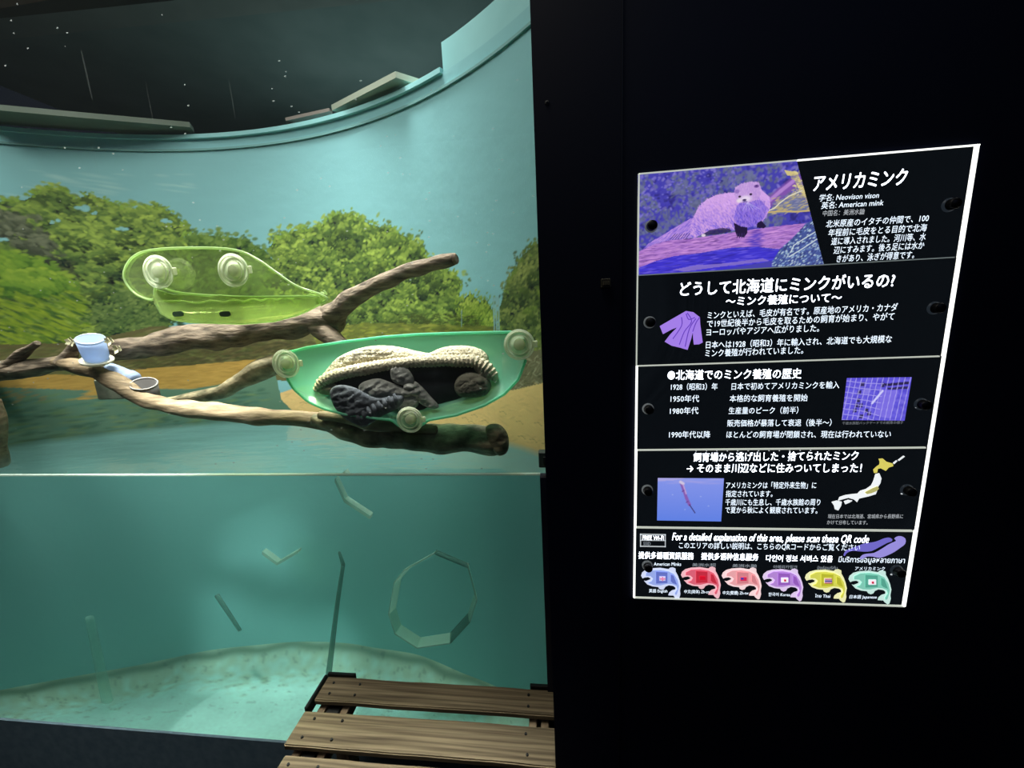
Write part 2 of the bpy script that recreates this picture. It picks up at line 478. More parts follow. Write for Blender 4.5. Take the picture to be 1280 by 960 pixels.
# bright diagonal grass strokes at lower left
low = wp(-150, 345, 0, 318, 60, 335, 95, 355, 112, 385, 110, 410, 80, 436, -150, 446)
for x, y in cv.scatter(low, 1400):
    t = random.random(); c = LT(88, 128, 42) * (1 - t) + LT(158, 180, 52) * t
    if random.random() < .18: c = LT(60, 96, 48)
    cv.dab(x, y, random.uniform(.016, .036), random.uniform(.004, .008), random.uniform(-.75, -.35), c, .75, .5)
cv.foliage(wp(-40, 322, 40, 322, 78, 345, 80, 365, 20, 360, -40, 350), 500, .009, LT(80, 120, 45), LT(116, 156, 56), LT(150, 180, 66), .05, -.4)
cv.foliage(wp(112, 365, 200, 372, 215, 405, 190, 425, 120, 425), 600, .007, LT(54, 80, 48), LT(84, 112, 60), LT(118, 142, 78), .05, .1)
# painted far bank and meadow
cv.fill(wp(-150, 436, 100, 428, 190, 408, 420, 410, 420, 478, 190, 478, -150, 476), LT(104, 100, 64))
for x, y in cv.scatter(wp(-120, 440, 100, 434, 190, 412, 420, 412, 420, 474, -120, 474), 1300):
    cv.dab(x, y, random.uniform(.02, .05), .006, random.uniform(-.1, .3), LT(*random.choice([(96, 98, 60), (130, 124, 84), (112, 118, 66), (90, 104, 58)])), .7, .6)
shade = wp(150, 446, 200, 432, 345, 424, 400, 428, 430, 440, 440, 470, 350, 456, 250, 462, 180, 462)  # trunk's dark underside, its shade put into the wall colour
for x, y in cv.scatter(shade, 800): cv.dab(x, y, random.uniform(.015, .04), .006, random.uniform(-.2, .3), LT(*random.choice([(74, 70, 46), (92, 84, 52), (64, 66, 40), (84, 88, 48)])), .6, .6)
mead = wp(395, 408, 460, 404, 620, 408, 640, 440, 640, 460, 395, 460)
cv.fill(mead, LT(112, 122, 56))
for x, y in cv.scatter(mead, 900):
    cv.dab(x, y, random.uniform(.012, .035), random.uniform(.004, .007), random.uniform(-.15, .15), LT(*random.choice([(150, 158, 62), (126, 140, 58), (104, 112, 54), (88, 98, 50), (164, 168, 78)])), .7, .5)
for x, y in cv.scatter(wp(500, 392, 600, 394, 600, 407, 500, 405), 160): cv.dab(x, y, .014, .004, random.uniform(-.3, .3), LT(72, 84, 42), .7, .5)
for x in (617, 620, 623):                                   # painted waterfall between the trees
    cv.line(wp(x, 372, x + 1, 418), .0045, LT(140, 180, 180), .75)
cv.line(wp(577, 388, 577, 408), .003, LT(140, 175, 172), .7)
# dark reed bank at the right, then sand
reed = wp(590, 450, 640, 442, 720, 432, 740, 490, 590, 500, 560, 470)
cv.fill(reed, LT(120, 116, 88))
for x, y in cv.scatter(reed, 500): cv.dab(x, y, random.uniform(.01, .02), .003, random.uniform(-.6, 1.2), LT(*random.choice([(96, 94, 68), (150, 146, 116), (120, 116, 84), (176, 172, 140), (86, 84, 60)])), .7, .5)
sand = wp(348, 492, 372, 484, 450, 470, 560, 474, 640, 488, 690, 476, 740, 472, 760, 600, 640, 600, 430, 620, 396, 560, 376, 528, 366, 516, 350, 503)
SAND = LT(240, 204, 136)
cv.fill(sand, SAND)
for x, y in cv.scatter(sand, 1500): cv.dab(x, y, random.uniform(.008, .028), .004, random.uniform(-.5, .6), SAND * random.uniform(.72, 1.22), .45, .6)
for x, y in cv.scatter(sand, 130): cv.line([(x, y), (x + .02, y + .004), (x + .035, y - .006)], .0022, SAND * .55, .5)
# sand tongues at the left; water reflections and haze painted in as shallows
cv.fill(wp(-150, 484, 100, 480, 250, 472, 345, 470, 352, 500, 374, 522, 400, 570, 420, 620, -200, 620), LT(96, 134, 112))
sand2 = wp(-150, 470, 0, 472, 60, 468, 120, 470, 190, 460, 260, 455, 335, 448, 335, 462, 300, 476, 240, 486, 150, 486, 120, 498, 90, 500, 118, 488, 60, 486, 0, 484, -150, 488)
cv.fill(sand2, LT(186, 152, 78))
for x, y in cv.scatter(sand2, 500): cv.dab(x, y, random.uniform(.02, .05), .004, random.uniform(-.12, .18), LT(186, 152, 78) * random.uniform(.65, 1.3), .55, .6)
for x, y in cv.scatter(wp(-100, 492, 170, 496, 330, 484, 340, 560, -100, 570), 520):
    cv.dab(x, y, random.uniform(.02, .06), .008, random.uniform(-.1, .15), LT(*random.choice([(70, 112, 96), (104, 136, 92), (84, 132, 118), (118, 144, 100), (64, 98, 82)])), .6, .7)
for x, y in cv.scatter(wp(-60, 470, 40, 468, 60, 500, 0, 510, -60, 500), 40): cv.dab(x, y, .02, .006, .2, LT(150, 128, 78), .5, .6)
# fade the paint into plain turquoise at its lower edge
zz = Z0 + np.arange(cv.n) * CH
k = np.clip((zz - (WATER - .035)) / .03, 0, 1)[:, None, None]
cv.a = cv.a * k + np.array((0.28, 0.58, 0.56)) * (1 - k)

TH = lambda s: s / RR
us = np.concatenate([np.linspace(-2.35, S0, 20)[:-1], S0 + np.arange(cv.w) * CH, np.linspace(S0 + cv.w * CH, 2.0, 12)])
vs_ = np.concatenate([np.linspace(FLOOR_T - .03, Z0, 24)[:-1], Z0 + np.arange(cv.n) * CH, np.linspace(Z0 + cv.n * CH, RIM, 14)])
nu, nv = len(us), len(vs_)
U, Vv = np.meshgrid(us, vs_)
Vt = np.stack([CC[0] + RR * np.sin(U / RR), CC[1] + RR * np.cos(U / RR), Vv], -1).reshape(-1, 3)
pc = np.ones((nv, nu, 3)) * np.array(bs)
pc[:23] = np.array((0.28, 0.58, 0.56))
pc[23:23 + cv.n, 19:19 + cv.w] = cv.a
blend = np.clip((np.abs(U - (S0 + S1) / 2) - ((S1 - S0) / 2)) / .02, 0, 1)[..., None]
M['mural'] = painted('painted_tank_wall', rough=0.62)
_b = M['mural'].node_tree.nodes['Principled BSDF']; _b.inputs['Specular IOR Level'].default_value = 0.2
nz = N(M['mural'], 'ShaderNodeTexNoise'); nz.inputs['Scale'].default_value = 60; bp = N(M['mural'], 'ShaderNodeBump'); bp.inputs['Strength'].default_value = .25; bp.inputs['Distance'].default_value = .004
L(M['mural'], nz.outputs[0], bp.inputs['Height']); L(M['mural'], bp.outputs[0], _b.inputs['Normal'])
wb = gridmesh('wall_back', Vt, nu, nv, M['mural'], cols=pc.reshape(-1, 3)); wb['kind'] = 'structure'


def arcslab(r0, r1, z0, z1, s0, s1, n=60):
    bm = bmesh.new(); R = []
    for i in range(n + 1):
        t = (s0 + (s1 - s0) * i / n) / RR
        R.append([bm.verts.new((CC[0] + r * math.sin(t), CC[1] + r * math.cos(t), z)) for r, z in ((r0, z0), (r1, z0), (r1, z1), (r0, z1))])
    for a, b in zip(R, R[1:]):
        for j in range(4): bm.faces.new((a[j], a[(j + 1) % 4], b[(j + 1) % 4], b[j]))
    bm.faces.new(R[0]); bm.faces.new(R[-1][::-1])
    return bm


M['pool'] = noisy(mat('turquoise_pool_paint', rough=0.6), (0.24, 0.54, 0.56), (0.28, 0.60, 0.62), (5, 5, 5), 5)
struct('trim_1', arcslab(RR - .012, RR + .07, RIM - .004, RIM + .012, -2.35, s_step), M['pool'])          # rolled rim
struct('trim_2', arcslab(RR - .006, RR + .004, RIM - .05, RIM - .042, -2.35, s_step + .4), mat('seam_paint', (0.17, 0.38, 0.38)))
struct('wall_upstand', arcslab(RR + .004, RR + .07, RIM - .1, 2.59, s_step, 2.0), M['pool'])           # higher right part
# tank floor: a shallow dish, stained sand-coloured near its rim
M['bed'] = painted('stained_tank_floor', rough=0.85)
nu_, nv_ = 420, 110; Vb = []; Cb = []
for k2 in range(nv_):
    rad = RR * (1 - (k2 / (nv_ - 1)) ** 1.2 * .42)
    for i in range(nu_):
        t = (-2.35 + 4.35 * i / (nu_ - 1)) / RR
        x, y = CC[0] + rad * math.sin(t), CC[1] + rad * math.cos(t)
        d = RR - rad; e = max(0, 1 - d / .12)
        Vb.append((x, max(y, -.002), FLOOR_T + .085 * e * e + .02 * noise.noise(Vector((x * 3, y * 3, 0))) + .05 * max(0, min(1, (x + 1.9)))))
        q = Vector((x, y, 0))
        n1 = noise.noise(q * 7); n2_ = noise.noise(Vector((x * 60, y * 60, 4))); n3_ = noise.noise(Vector((x * 22 + y * 9, y * 30 - x * 9, 7)))
        c = np.array((.50, .80, .70)) * (1 + .25 * n1 + .12 * n2_)
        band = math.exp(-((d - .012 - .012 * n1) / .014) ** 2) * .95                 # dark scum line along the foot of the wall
        silt = max(0, min(1, 1.1 - d / .2 + .9 * n3_ + .5 * n1)) * .75                         # ochre silt on the slope
        c = c * (1 - silt) + np.array((.42, .52, .34)) * silt
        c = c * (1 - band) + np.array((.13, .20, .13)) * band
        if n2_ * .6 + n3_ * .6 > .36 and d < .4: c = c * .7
        Cb.append(np.clip(c, .02, 1))
fl_ = gridmesh('floor_tank', np.array(Vb), nu_, nv_, M['bed'], cols=np.array(Cb)); fl_['kind'] = 'structure'

# service space above the tank
struct('ceiling_tank', box((-4.5, 0.03, 3.75), (3.2, 4.5, 3.85)), M['roof'])
struct('wall_service', box((-4.5, 4.5, 2.3), (3.2, 4.6, 3.9)), M['roof'])
struct('ledge_service', arcslab(RR + .07, RR + 1.6, 2.36, 2.47, -2.8, 2.4), M['roof'])
b0, b1, c0_, c1_ = onZ(0, 50, 3.6), onZ(230, 27, 3.6), onZ(0, 23, 3.6), onZ(230, -2, 3.6)
p = [b0 - (b1 - b0) * 2, b1 + (b1 - b0) * 1.6, b1 + (b1 - b0) * 1.6 + (c0_ - b0), c0_ - (b1 - b0) * 2]
struct('reflected_band', prism(p, (0, 0, .1)), M['glare_band'])  # grey slab added to stand for a pale band reflected in the glass
p = [onZ(-20, 14, 3.5), onZ(-20, -30, 3.5), onZ(90, -30, 3.5), onZ(62, 0, 3.5)]
struct('trim_4', prism(p, (0, 0, .1)), M['brown'])

M['boardg'] = noisy(mat('grey_green_board', rough=0.7), (0.11, 0.15, 0.12), (0.14, 0.18, 0.15), (6, 6, 6), 4)
o = obj('ledge_board', prism([onZ(-30, 131, 2.53), onZ(0, 138, 2.53), onZ(100, 147, 2.53), onZ(238, 159, 2.53), onZ(243, 166, 2.53), onZ(150, 166, 2.53), onZ(0, 156, 2.53), onZ(-30, 152, 2.53)], (0, 0, .02)), M['boardg'])
tag(o, 'long thin grey-green board lying along the left part of the tank rim', 'board')
o = obj('corner_board', prism([onZ(415, 138, 2.53), onZ(495, 97, 2.53), onZ(531, 108, 2.53), onZ(500, 124, 2.53), onZ(432, 144, 2.53)], (0, 0, .02)), mat('pale_board', (0.24, 0.28, 0.22), .7))
tag(o, 'pale wedge-shaped board overhanging the tank rim near its step', 'board')
t = thing('metal_bracket', 'thin brownish metal bracket on the tank rim left of the wedge-shaped board', 'bracket', onZ(385, 148, 2.53))
mb = mat('bracket_metal', (0.2, 0.18, 0.16), .5)
obj('arm', prism([onZ(357, 151, 2.53), onZ(412, 139, 2.53), onZ(416, 143, 2.53), onZ(360, 155, 2.53)], (0, 0, .012)), mb, t)
obj('foot', prism([onZ(357, 151, 2.53), onZ(364, 152, 2.53), onZ(370, 157, 2.53), onZ(360, 159, 2.53)], (0, 0, .012)), mb, t)

# ------------------------------------------------------------------ water
def water_mat(name, kind):
    m = bpy.data.materials.new(name); m.use_nodes = True; nt = m.node_tree
    out = nt.nodes['Material Output']; nt.nodes.remove(nt.nodes['Principled BSDF'])
    va = N(m, 'ShaderNodeVolumeAbsorption'); va.inputs['Color'].default_value = (0.26, 0.88, 0.80, 1); va.inputs['Density'].default_value = 0.35
    vsx = N(m, 'ShaderNodeVolumeScatter'); vsx.inputs['Color'].default_value = (0.42, 0.94, 0.84, 1); vsx.inputs['Density'].default_value = 0.30; vsx.inputs['Anisotropy'].default_value = 0.0
    av = N(m, 'ShaderNodeAddShader'); L(m, va.outputs[0], av.inputs[0]); L(m, vsx.outputs[0], av.inputs[1])
    L(m, av.outputs[0], out.inputs['Volume'])
    tr = N(m, 'ShaderNodeBsdfTransparent')
    if kind == 'front':
        rf = N(m, 'ShaderNodeBsdfRefraction'); rf.inputs['IOR'].default_value = 1.33; rf.inputs['Roughness'].default_value = 0.0
        rf.inputs['Color'].default_value = (0.9, 0.97, 0.95, 1)
        L(m, rf.outputs[0], out.inputs[0])
    elif kind == 'top':
        g = N(m, 'ShaderNodeBsdfGlossy'); g.inputs['Roughness'].default_value = 0.02
        fr = N(m, 'ShaderNodeFresnel'); fr.inputs['IOR'].default_value = 1.33
        tc = N(m, 'ShaderNodeTexCoord'); mp = N(m, 'ShaderNodeMapping'); mp.inputs['Scale'].default_value = (5, 14, 5)
        nz = N(m, 'ShaderNodeTexNoise'); nz.inputs['Scale'].default_value = 1; nz.inputs['Detail'].default_value = 3
        bp = N(m, 'ShaderNodeBump'); bp.inputs['Strength'].default_value = .5; bp.inputs['Distance'].default_value = .012
        L(m, tc.outputs['Object'], mp.inputs[0]); L(m, mp.outputs[0], nz.inputs[0]); L(m, nz.outputs[0], bp.inputs['Height'])
        L(m, bp.outputs[0], g.inputs['Normal']); L(m, bp.outputs[0], fr.inputs['Normal'])
        mx = N(m, 'ShaderNodeMixShader'); L(m, fr.outputs[0], mx.inputs[0]); L(m, tr.outputs[0], mx.inputs[1]); L(m, g.outputs[0], mx.inputs[2])
        L(m, mx.outputs[0], out.inputs[0])
    else: L(m, tr.outputs[0], out.inputs[0])
    return m


bm = bmesh.new(); rw = RR + .01
th0 = math.acos((0.0 - CC[1]) / rw)
ring = [(CC[0] + rw * math.sin(a), CC[1] + rw * math.cos(a)) for a in np.linspace(-th0, th0, 60)]
ring = [(x, max(y, 0.0)) for x, y in ring]
lo = [bm.verts.new((x, y, .1)) for x, y in ring]; hi = [bm.verts.new((x, y, WATER)) for x, y in ring]
f = bm.faces.new(hi); f.material_index = 1
f = bm.faces.new(lo[::-1]); f.material_index = 2
for i in range(len(ring)):
    j = (i + 1) % len(ring); f = bm.faces.new((lo[i], lo[j], hi[j], hi[i])); f.material_index = 0 if j == 0 else 2
wt = obj('tank_water', bm, [water_mat('water_front', 'front'), water_mat('water_top', 'top'), water_mat('water_side', 'side')])
tag(wt, 'clear turquoise water filling the lower half of the tank', 'water', kind='stuff')

# ------------------------------------------------------------------ acrylic window
g = bpy.data.materials.new('scratched_acrylic'); g.use_nodes = True
out = g.node_tree.nodes['Material Output']; g.node_tree.nodes.remove(g.node_tree.nodes['Principled BSDF'])
tr = N(g, 'ShaderNodeBsdfTransparent'); tr.inputs[0].default_value = (0.975, 0.99, 0.985, 1)
gl = N(g, 'ShaderNodeBsdfGlossy'); gl.inputs['Roughness'].default_value = 0.01
tl = N(g, 'ShaderNodeBsdfTranslucent'); tl.inputs[0].default_value = (.9, .95, .92, 1)
tc = N(g, 'ShaderNodeTexCoord')
mp = N(g, 'ShaderNodeMapping'); mp.inputs['Rotation'].default_value = (0, .5, 0); mp.inputs['Scale'].default_value = (26, 1, 46)
vo = N(g, 'ShaderNodeTexVoronoi'); vo.inputs['Scale'].default_value = 1
cr = N(g, 'ShaderNodeMath', operation='LESS_THAN'); cr.inputs[1].default_value = .085
L(g, tc.outputs['Object'], mp.inputs[0]); L(g, mp.outputs[0], vo.inputs[0]); L(g, vo.outputs['Distance'], cr.inputs[0])
mp2 = N(g, 'ShaderNodeMapping'); mp2.inputs['Rotation'].default_value = (0, -1.15, 0); mp2.inputs['Scale'].default_value = (130, 1, 3.5)
n2 = N(g, 'ShaderNodeTexNoise'); n2.inputs['Scale'].default_value = 1; n2.inputs['Detail'].default_value = 1
c2 = N(g, 'ShaderNodeMath', operation='GREATER_THAN'); c2.inputs[1].default_value = .74
L(g, tc.outputs['Object'], mp2.inputs[0]); L(g, mp2.outputs[0], n2.inputs[0]); L(g, n2.outputs[0], c2.inputs[0])
n3 = N(g, 'ShaderNodeTexNoise'); n3.inputs['Scale'].default_value = 4; L(g, tc.outputs['Object'], n3.inputs[0])
sp = N(g, 'ShaderNodeMath', operation='GREATER_THAN'); sp.inputs[1].default_value = .5; L(g, n3.outputs[0], sp.inputs[0])
mm_ = N(g, 'ShaderNodeMath', operation='MULTIPLY'); L(g, cr.outputs[0], mm_.inputs[0]); L(g, sp.outputs[0], mm_.inputs[1])
m5 = N(g, 'ShaderNodeMath', operation='MULTIPLY'); m5.inputs[1].default_value = .3; L(g, mm_.outputs[0], m5.inputs[0])
m6 = N(g, 'ShaderNodeMath', operation='MULTIPLY_ADD'); m6.inputs[1].default_value = .03; L(g, c2.outputs[0], m6.inputs[0]); L(g, m5.outputs[0], m6.inputs[2])
ad = N(g, 'ShaderNodeMath', operation='ADD'); ad.inputs[1].default_value = .006; L(g, m6.outputs[0], ad.inputs[0])
mx = N(g, 'ShaderNodeMixShader'); L(g, ad.outputs[0], mx.inputs[0]); L(g, tr.outputs[0], mx.inputs[1]); L(g, tl.outputs[0], mx.inputs[2])
m2 = N(g, 'ShaderNodeMixShader'); m2.inputs[0].default_value = 0.02; L(g, mx.outputs[0], m2.inputs[1]); L(g, gl.outputs[0], m2.inputs[2])
L(g, m2.outputs[0], out.inputs[0])
bm = bmesh.new(); bm.faces.new([bm.verts.new(v) for v in ((-2.62, -.004, WATER), (.1, -.004, WATER), (.1, -.004, 3.1), (-2.62, -.004, 3.1))])
struct('window_1', bm, g)
# narrow frame strip beside the underwater pane, and the bright joint at the water line
struct('trim_6', box((-.046, -.03, SILL), (GX + .02, .0, WATER + .004)), M['black'])
struct('trim_7', box((-2.62, -.006, WATER), (-.046, .004, WATER + .004)), clear_plastic('joint_acrylic', (.9, 1, .95), (.8, .95, .85), .7, .2))
t = thing('corner_clip', 'small dark grey clip on the glass edge at the water line', 'clip', onY(680, 582, -.02))
a_, b_ = onY(673, 564, -.02), onY(688, 583, -.02)
obj('body', box((a_.x, -.03, b_.z), (b_.x, -.006, a_.z), .002), mat('clip_grey', (0.03, 0.05, 0.045), .5), t)
obj('groove', box((a_.x + .012, -.032, b_.z + .012), (b_.x - .004, -.029, a_.z - .012), .001), mat('clip_dark', (0.012, 0.018, 0.018), .5), t)

exec_later = []
# ================================================================== BRANCHES
M['bark'] = noisy(mat('weathered_bark', rough=0.85), (0.04, 0.031, 0.021), (0.235, 0.185, 0.13), (14, 46, 60), 8, bump=.9, lo=.3, hi=.68)
M['wetbark'] = noisy(mat('wet_mossy_bark', rough=0.6), (0.07, 0.068, 0.036), (0.34, 0.29, 0.17), (18, 30, 30), 8, bump=1.0, lo=.36, hi=.68)
M['pale'] = noisy(mat('peeled_tan_wood', rough=0.8), (0.085, 0.062, 0.033), (0.29, 0.22, 0.13), (12, 40, 60), 8, bump=.6, lo=.3, hi=.68)
M['cutend'] = noisy(mat('sawn_branch_end', rough=0.8), (0.05, 0.035, 0.025), (0.22, 0.15, 0.10), (60, 60, 60), 4)


def br(name, label, pts, rads, m, parent=None, **kw):
    P = [onY(x, y, Y) for x, y, Y in pts]
    o = obj(name, tube(P, rads, seg=18, k=14, bump=.34, freq=13, **kw), m, parent, smooth=True)
    if label: tag(o, label, 'branch')
    return o


t = thing('forked_branch', 'thick forked branch with one arm rising to a sawn end against the sky', 'branch', onY(400, 400, .45))
br('arm', None, [(412, 398, .45), (440, 374, .40), (478, 352, .36), (520, 335, .32), (567, 324, .28)], [.046, .033, .028, .025, .021], M['bark'], t, seed=1.3)
br('trunk', None, [(425, 402, .46), (400, 400, .45), (345, 410, .44), (280, 418, .44), (210, 428, .42), (130, 443, .40)], [.042, .052, .048, .052, .050, .040], M['bark'], t, seed=4.1)
br('side_branch', None, [(385, 400, .45), (420, 425, .42), (450, 440, .40), (510, 452, .36)], [.05, .036, .026, .020], M['bark'], t, seed=2.1)
e_ = onY(569, 323.5, .277); d_ = (onY(567, 324, .28) - onY(540, 331, .30)).normalized()
obj('sawn_end', lathe([(0, .006), (.014, .006), (.018, .002), (.018, -.004)], e_, d_, 20), M['cutend'], t, smooth=False, label='dark sawn end')

br('low_branch', 'dark wet branch curving low from the cups towards the forked branch', [(192, 505, .36), (238, 497, .38), (275, 490, .40), (310, 470, .42), (345, 455, .44), (395, 446, .46), (450, 450, .46)], [.012, .022, .028, .036, .038, .034, .028], M['wetbark'], seed=7.7)
t = thing('front_branch', 'long peeled branch dipping from the cups to the water', 'branch', onY(200, 505, .22))
br('trunk', None, [(72, 452, .30), (110, 462, .28), (150, 480, .26), (185, 502, .24), (240, 511, .22), (310, 520, .20), (380, 524, .18), (450, 532, .15)], [.024, .027, .027, .028, .029, .029, .028, .026], M['pale'], t, seed=3.3)
br('knot', None, [(80, 455, .30), (90, 440, .30), (97, 428, .30)], [.03, .024, .018], M['bark'], t, seed=5.3)
t = thing('left_branch', 'brown branch entering from the left edge with a short upright stub', 'branch', onY(20, 468, .3))
br('trunk', None, [(-70, 474, .28), (-10, 466, .30), (40, 460, .30), (84, 452, .30)], [.04, .040, .034, .026], M['bark'], t, seed=9.1)
br('stub', None, [(8, 462, .30), (26, 444, .29), (47, 429, .28)], [.028, .020, .010], M['bark'], t, seed=9.9)
t = thing('mossy_log', 'dark mossy log half in the water below the green dish', 'log', onY(510, 545, .1))
br('trunk', None, [(392, 524, .16), (440, 536, .15), (500, 544, .13), (560, 548, .11), (626, 552, .09)], [.018, .038, .044, .045, .042], M['wetbark'], t, seed=11)
br('peeled_patch', None, [(400, 519, .125), (440, 524, .11), (490, 531, .09), (545, 538, .08)], [.012, .022, .024, .012], M['pale'], t, seed=12)
obj('broken_end', pillow([onY(x, y, .045) for x, y in ((606, 536), (622, 532), (634, 545), (634, 566), (622, 572), (612, 560))], .06, .02, .006, .012, 40, 3), M['wetbark'], t, True)
t = obj('branch_reflection', tube([onY(-8, 500, .2), onY(-6, 530, .2), onY(-8, 580, .2)], [.02, .03, .04], 14, 8, .25, 12), M['pale'], smooth=True)  # pale tube added to stand for the blurred reflection of a branch
tag(t, 'pale tube added for the blurred reflection of a branch at the left end of the waterline', 'reflection')

# ================================================================== CUPS ON THE BRANCH
M['cup'] = clear_plastic('bluish_plastic', (.75, .85, 1), (.50, .62, .82), .8, .1, .2, .4)
t = thing('blue_cup', 'upright translucent pale blue cup on the branch by the flowers', 'cup', onY(120, 448, .26))
c0 = onY(121, 448, .26); hh = .082; r0 = .036
obj('body', lathe([(0, 0), (r0 * .92, 0), (r0, .01), (r0 * 1.08, hh), (r0 * .98, hh), (r0 * .9, .012), (0, .01)], c0, (.38, -.36, 1), 36), M['cup'], t, True)
obj('rim', lathe([(r0 * 1.06, hh - .004), (r0 * 1.13, hh), (r0 * 1.06, hh + .004), (r0 * 1.0, hh), (r0 * 1.06, hh - .004)], c0, (.38, -.36, 1), 36), clear_plastic('pale_rim', (.9, .95, 1), (.75, .85, 1), .8, .15), t, True)
obj('saucer', lathe([(0, 0), (.036, 0), (.046, .006), (.047, .012), (.043, .014), (.034, .009), (0, .009)], onY(122, 453, .26), (.3, -.28, 1), 36), mat('cream_plastic', (.7, .66, .5), .5), t, True, label='cream saucer')
M['grey'] = mat('grey_plastic', (.10, .095, .09), .4)
t = thing('grey_cup', 'open grey cup standing behind the front branch', 'cup', onY(176, 496, .30))
c0 = onY(187, 502, .30); hh = .085; r0 = .040
obj('body', lathe([(0, 0), (r0 * .9, 0), (r0, hh), (r0 * .9, hh), (r0 * .82, .008), (0, .008)], c0, (.36, -.38, 1), 36), M['grey'], t, True)
obj('rim', lathe([(r0 * .98, hh - .003), (r0 * 1.06, hh), (r0 * .98, hh + .004), (r0 * .88, hh), (r0 * .98, hh - .003)], c0, (.36, -.38, 1), 36), mat('grey_rim', (.26, .255, .24), .4), t, True)
t = thing('blue_pipe', 'short pale blue pipe lying between the blue cup and the grey cup', 'pipe', onY(152, 472, .30))
obj('shell', tube([onY(138, 461, .32), onY(152, 467, .31), onY(168, 475, .30)], [.023, .025, .026], 20, 5), M['cup'], t, True)
obj('collar', tube([onY(161, 471, .303), onY(166, 474, .30)], [.029, .029], 20, 2), M['cup'], t, True)
t = obj('concrete_block', box(onY(122, 500, .34), onY(150, 474, .34) + Vector((0, .07, 0)), .004), noisy(mat('grey_green_concrete', rough=.9), (.16, .19, .13), (.26, .28, .2), (30, 30, 30)))
tag(t, 'grey-green block under the branch beside the grey cup', 'block')
# scattered cream flowers
fm = mat('cream_petals', (.72, .68, .42), .7)
for i, (x, y, sc) in enumerate(((90, 427, .022), (138, 426, .02), (148, 436, .02), (106, 452, .014))):
    c = onY(x, y, .25); bm = bmesh.new()
    t = thing('dried_flower', ['cream petal spray left of the blue cup', 'cream petals right of the blue cup rim', 'cream petals lower right of the blue cup', 'small cream petals at the blue cup saucer'][i], 'flower', c, 'cream petals around the blue cup')
    for j in range(5):
        a = j * 1.257 + i; d = Vector((math.cos(a), -.3, math.sin(a) * .5)).normalized(); s_ = d.cross(Vector((0, 1, 0))).normalized() * sc * .35
        pb = prism([c + d * sc * .1, c + d * sc * .6 + s_, c + d * sc * 1.1, c + d * sc * .6 - s_], (0, .0015, 0))
        obj('petal', pb, fm, t)

# ================================================================== SUCTION CUPS
M['suction'] = clear_plastic('milky_rubber', (.9, 1, .82), (.72, .78, .58), .80, .02, .3, .5)
M['suction2'] = clear_plastic('milky_rubber_core', (.9, 1, .82), (.86, .90, .68), .9, .02, .3, .5)


def suction(parent, px, py, Y, r, label=None):
    c = onY(px, py, Y); ax = (0, 1, 0)
    pr = [(r, 0), (r * .99, .003), (r * .86, .007), (r * .84, .009), (r * .74, .009), (r * .72, .006), (r * .60, .010), (r * .46, .012), (r * .44, .016), (r * .3, .017), (r * .28, .012), (0, .012)]
    o = obj('suction_cup', lathe([(a, b) for a, b in pr], c, ax, 40), M['suction'], parent, True, origin=c)
    obj('ring', lathe([(r * .8, -.001), (r * .83, -.004), (r * .87, -.001), (r * .83, .001)], c, ax, 40), M['suction2'], o, True)
    obj('ring', lathe([(r * .58, -.001), (r * .61, -.004), (r * .65, -.001)], c, ax, 40), M['suction2'], o, True)
    obj('knob', lathe([(0, -.0015), (r * .30, -.0015), (r * .36, .001), (r * .38, .012), (r * .3, .022), (0, .022)], c, ax, 28), M['suction2'], o, True)
    obj('pull_tab', box(c + Vector((r * .85, .002, -r * .22)), c + Vector((r * 1.17, .008, r * .22)), .002), M['suction2'], o)
    return o


# ================================================================== LIME GREEN POD
M['lime'] = clear_plastic('clear_lime_plastic', (.90, .97, .74), (.60, .74, .34), .13, .10, .06, .55)
M['limed'] = clear_plastic('lime_plastic_bowl', (.88, .98, .62), (.68, .84, .36), .30, .16, .05, .5)
M['limerim'] = clear_plastic('lime_plastic_edge', (.88, 1, .7), (.66, .86, .42), .5, .15, .05, .5)
YP = .035
t = thing('lime_pod', 'clear lime green boat-shaped pod stuck high on the glass by two cups', 'animal pod', onY(290, 402, YP))
outl = [(155, 346), (158, 332), (168, 320), (186, 313), (220, 310), (270, 310), (300, 314), (322, 324), (345, 340), (370, 357), (398, 367), (409, 373), (404, 378), (396, 378), (388, 371), (300, 371), (225, 366), (196, 358), (192, 374), (176, 371), (162, 360)]
P = smoothpoly([onY(x, y, YP) for x, y in outl], 5)
obj('back_plate', prism(P, (0, .005, 0)), M['lime'], t)
obj('plate_edge', tube(P[:len(P)] + [P[0]], [.0032] * (len(P) + 1), 8, 1, caps=False), M['limerim'], t, True)
# bowl: quarter-round trough bulging into the tank
NS, NT = 44, 14
rimz = onY(300, 371, YP).z
xa, xb = onY(190, 371, YP).x, onY(405, 376, YP).x
zl = [(190, 371), (193, 380), (200, 392), (212, 399), (235, 403), (300, 405), (340, 402), (370, 394), (392, 384), (400, 379), (405, 376)]
zx = [onY(x, y, YP).x for x, y in zl]; zy = [onY(x, y, YP).z for x, y in zl]
bm = bmesh.new(); G = []
for i in range(NS + 1):
    x = xa + (xb - xa) * i / NS; zlow = float(np.interp(x, zx, zy)); dy = .15 * math.sin(math.pi * min(1, max(0, i / NS)) ** .8) ** .55
    G.append([bm.verts.new((x, YP + .006 + dy * math.cos(math.pi / 2 * j / NT), rimz + (zlow - rimz) * math.sin(math.pi / 2 * j / NT) ** 1.0 + .004 * math.sin(i * 1.3) * (j == 0))) for j in range(NT + 1)])
for a, b in zip(G, G[1:]):
    for j in range(NT): bm.faces.new((a[j], b[j], b[j + 1], a[j + 1]))
rimpts = [a[0].co.copy() for a in G]; lowpts = [a[-1].co.copy() for a in G]
obj('bowl', bm, M['limed'], t, True)
obj('bowl_rim', tube(rimpts, [.003] * len(rimpts), 8, 1), M['limerim'], t, True)
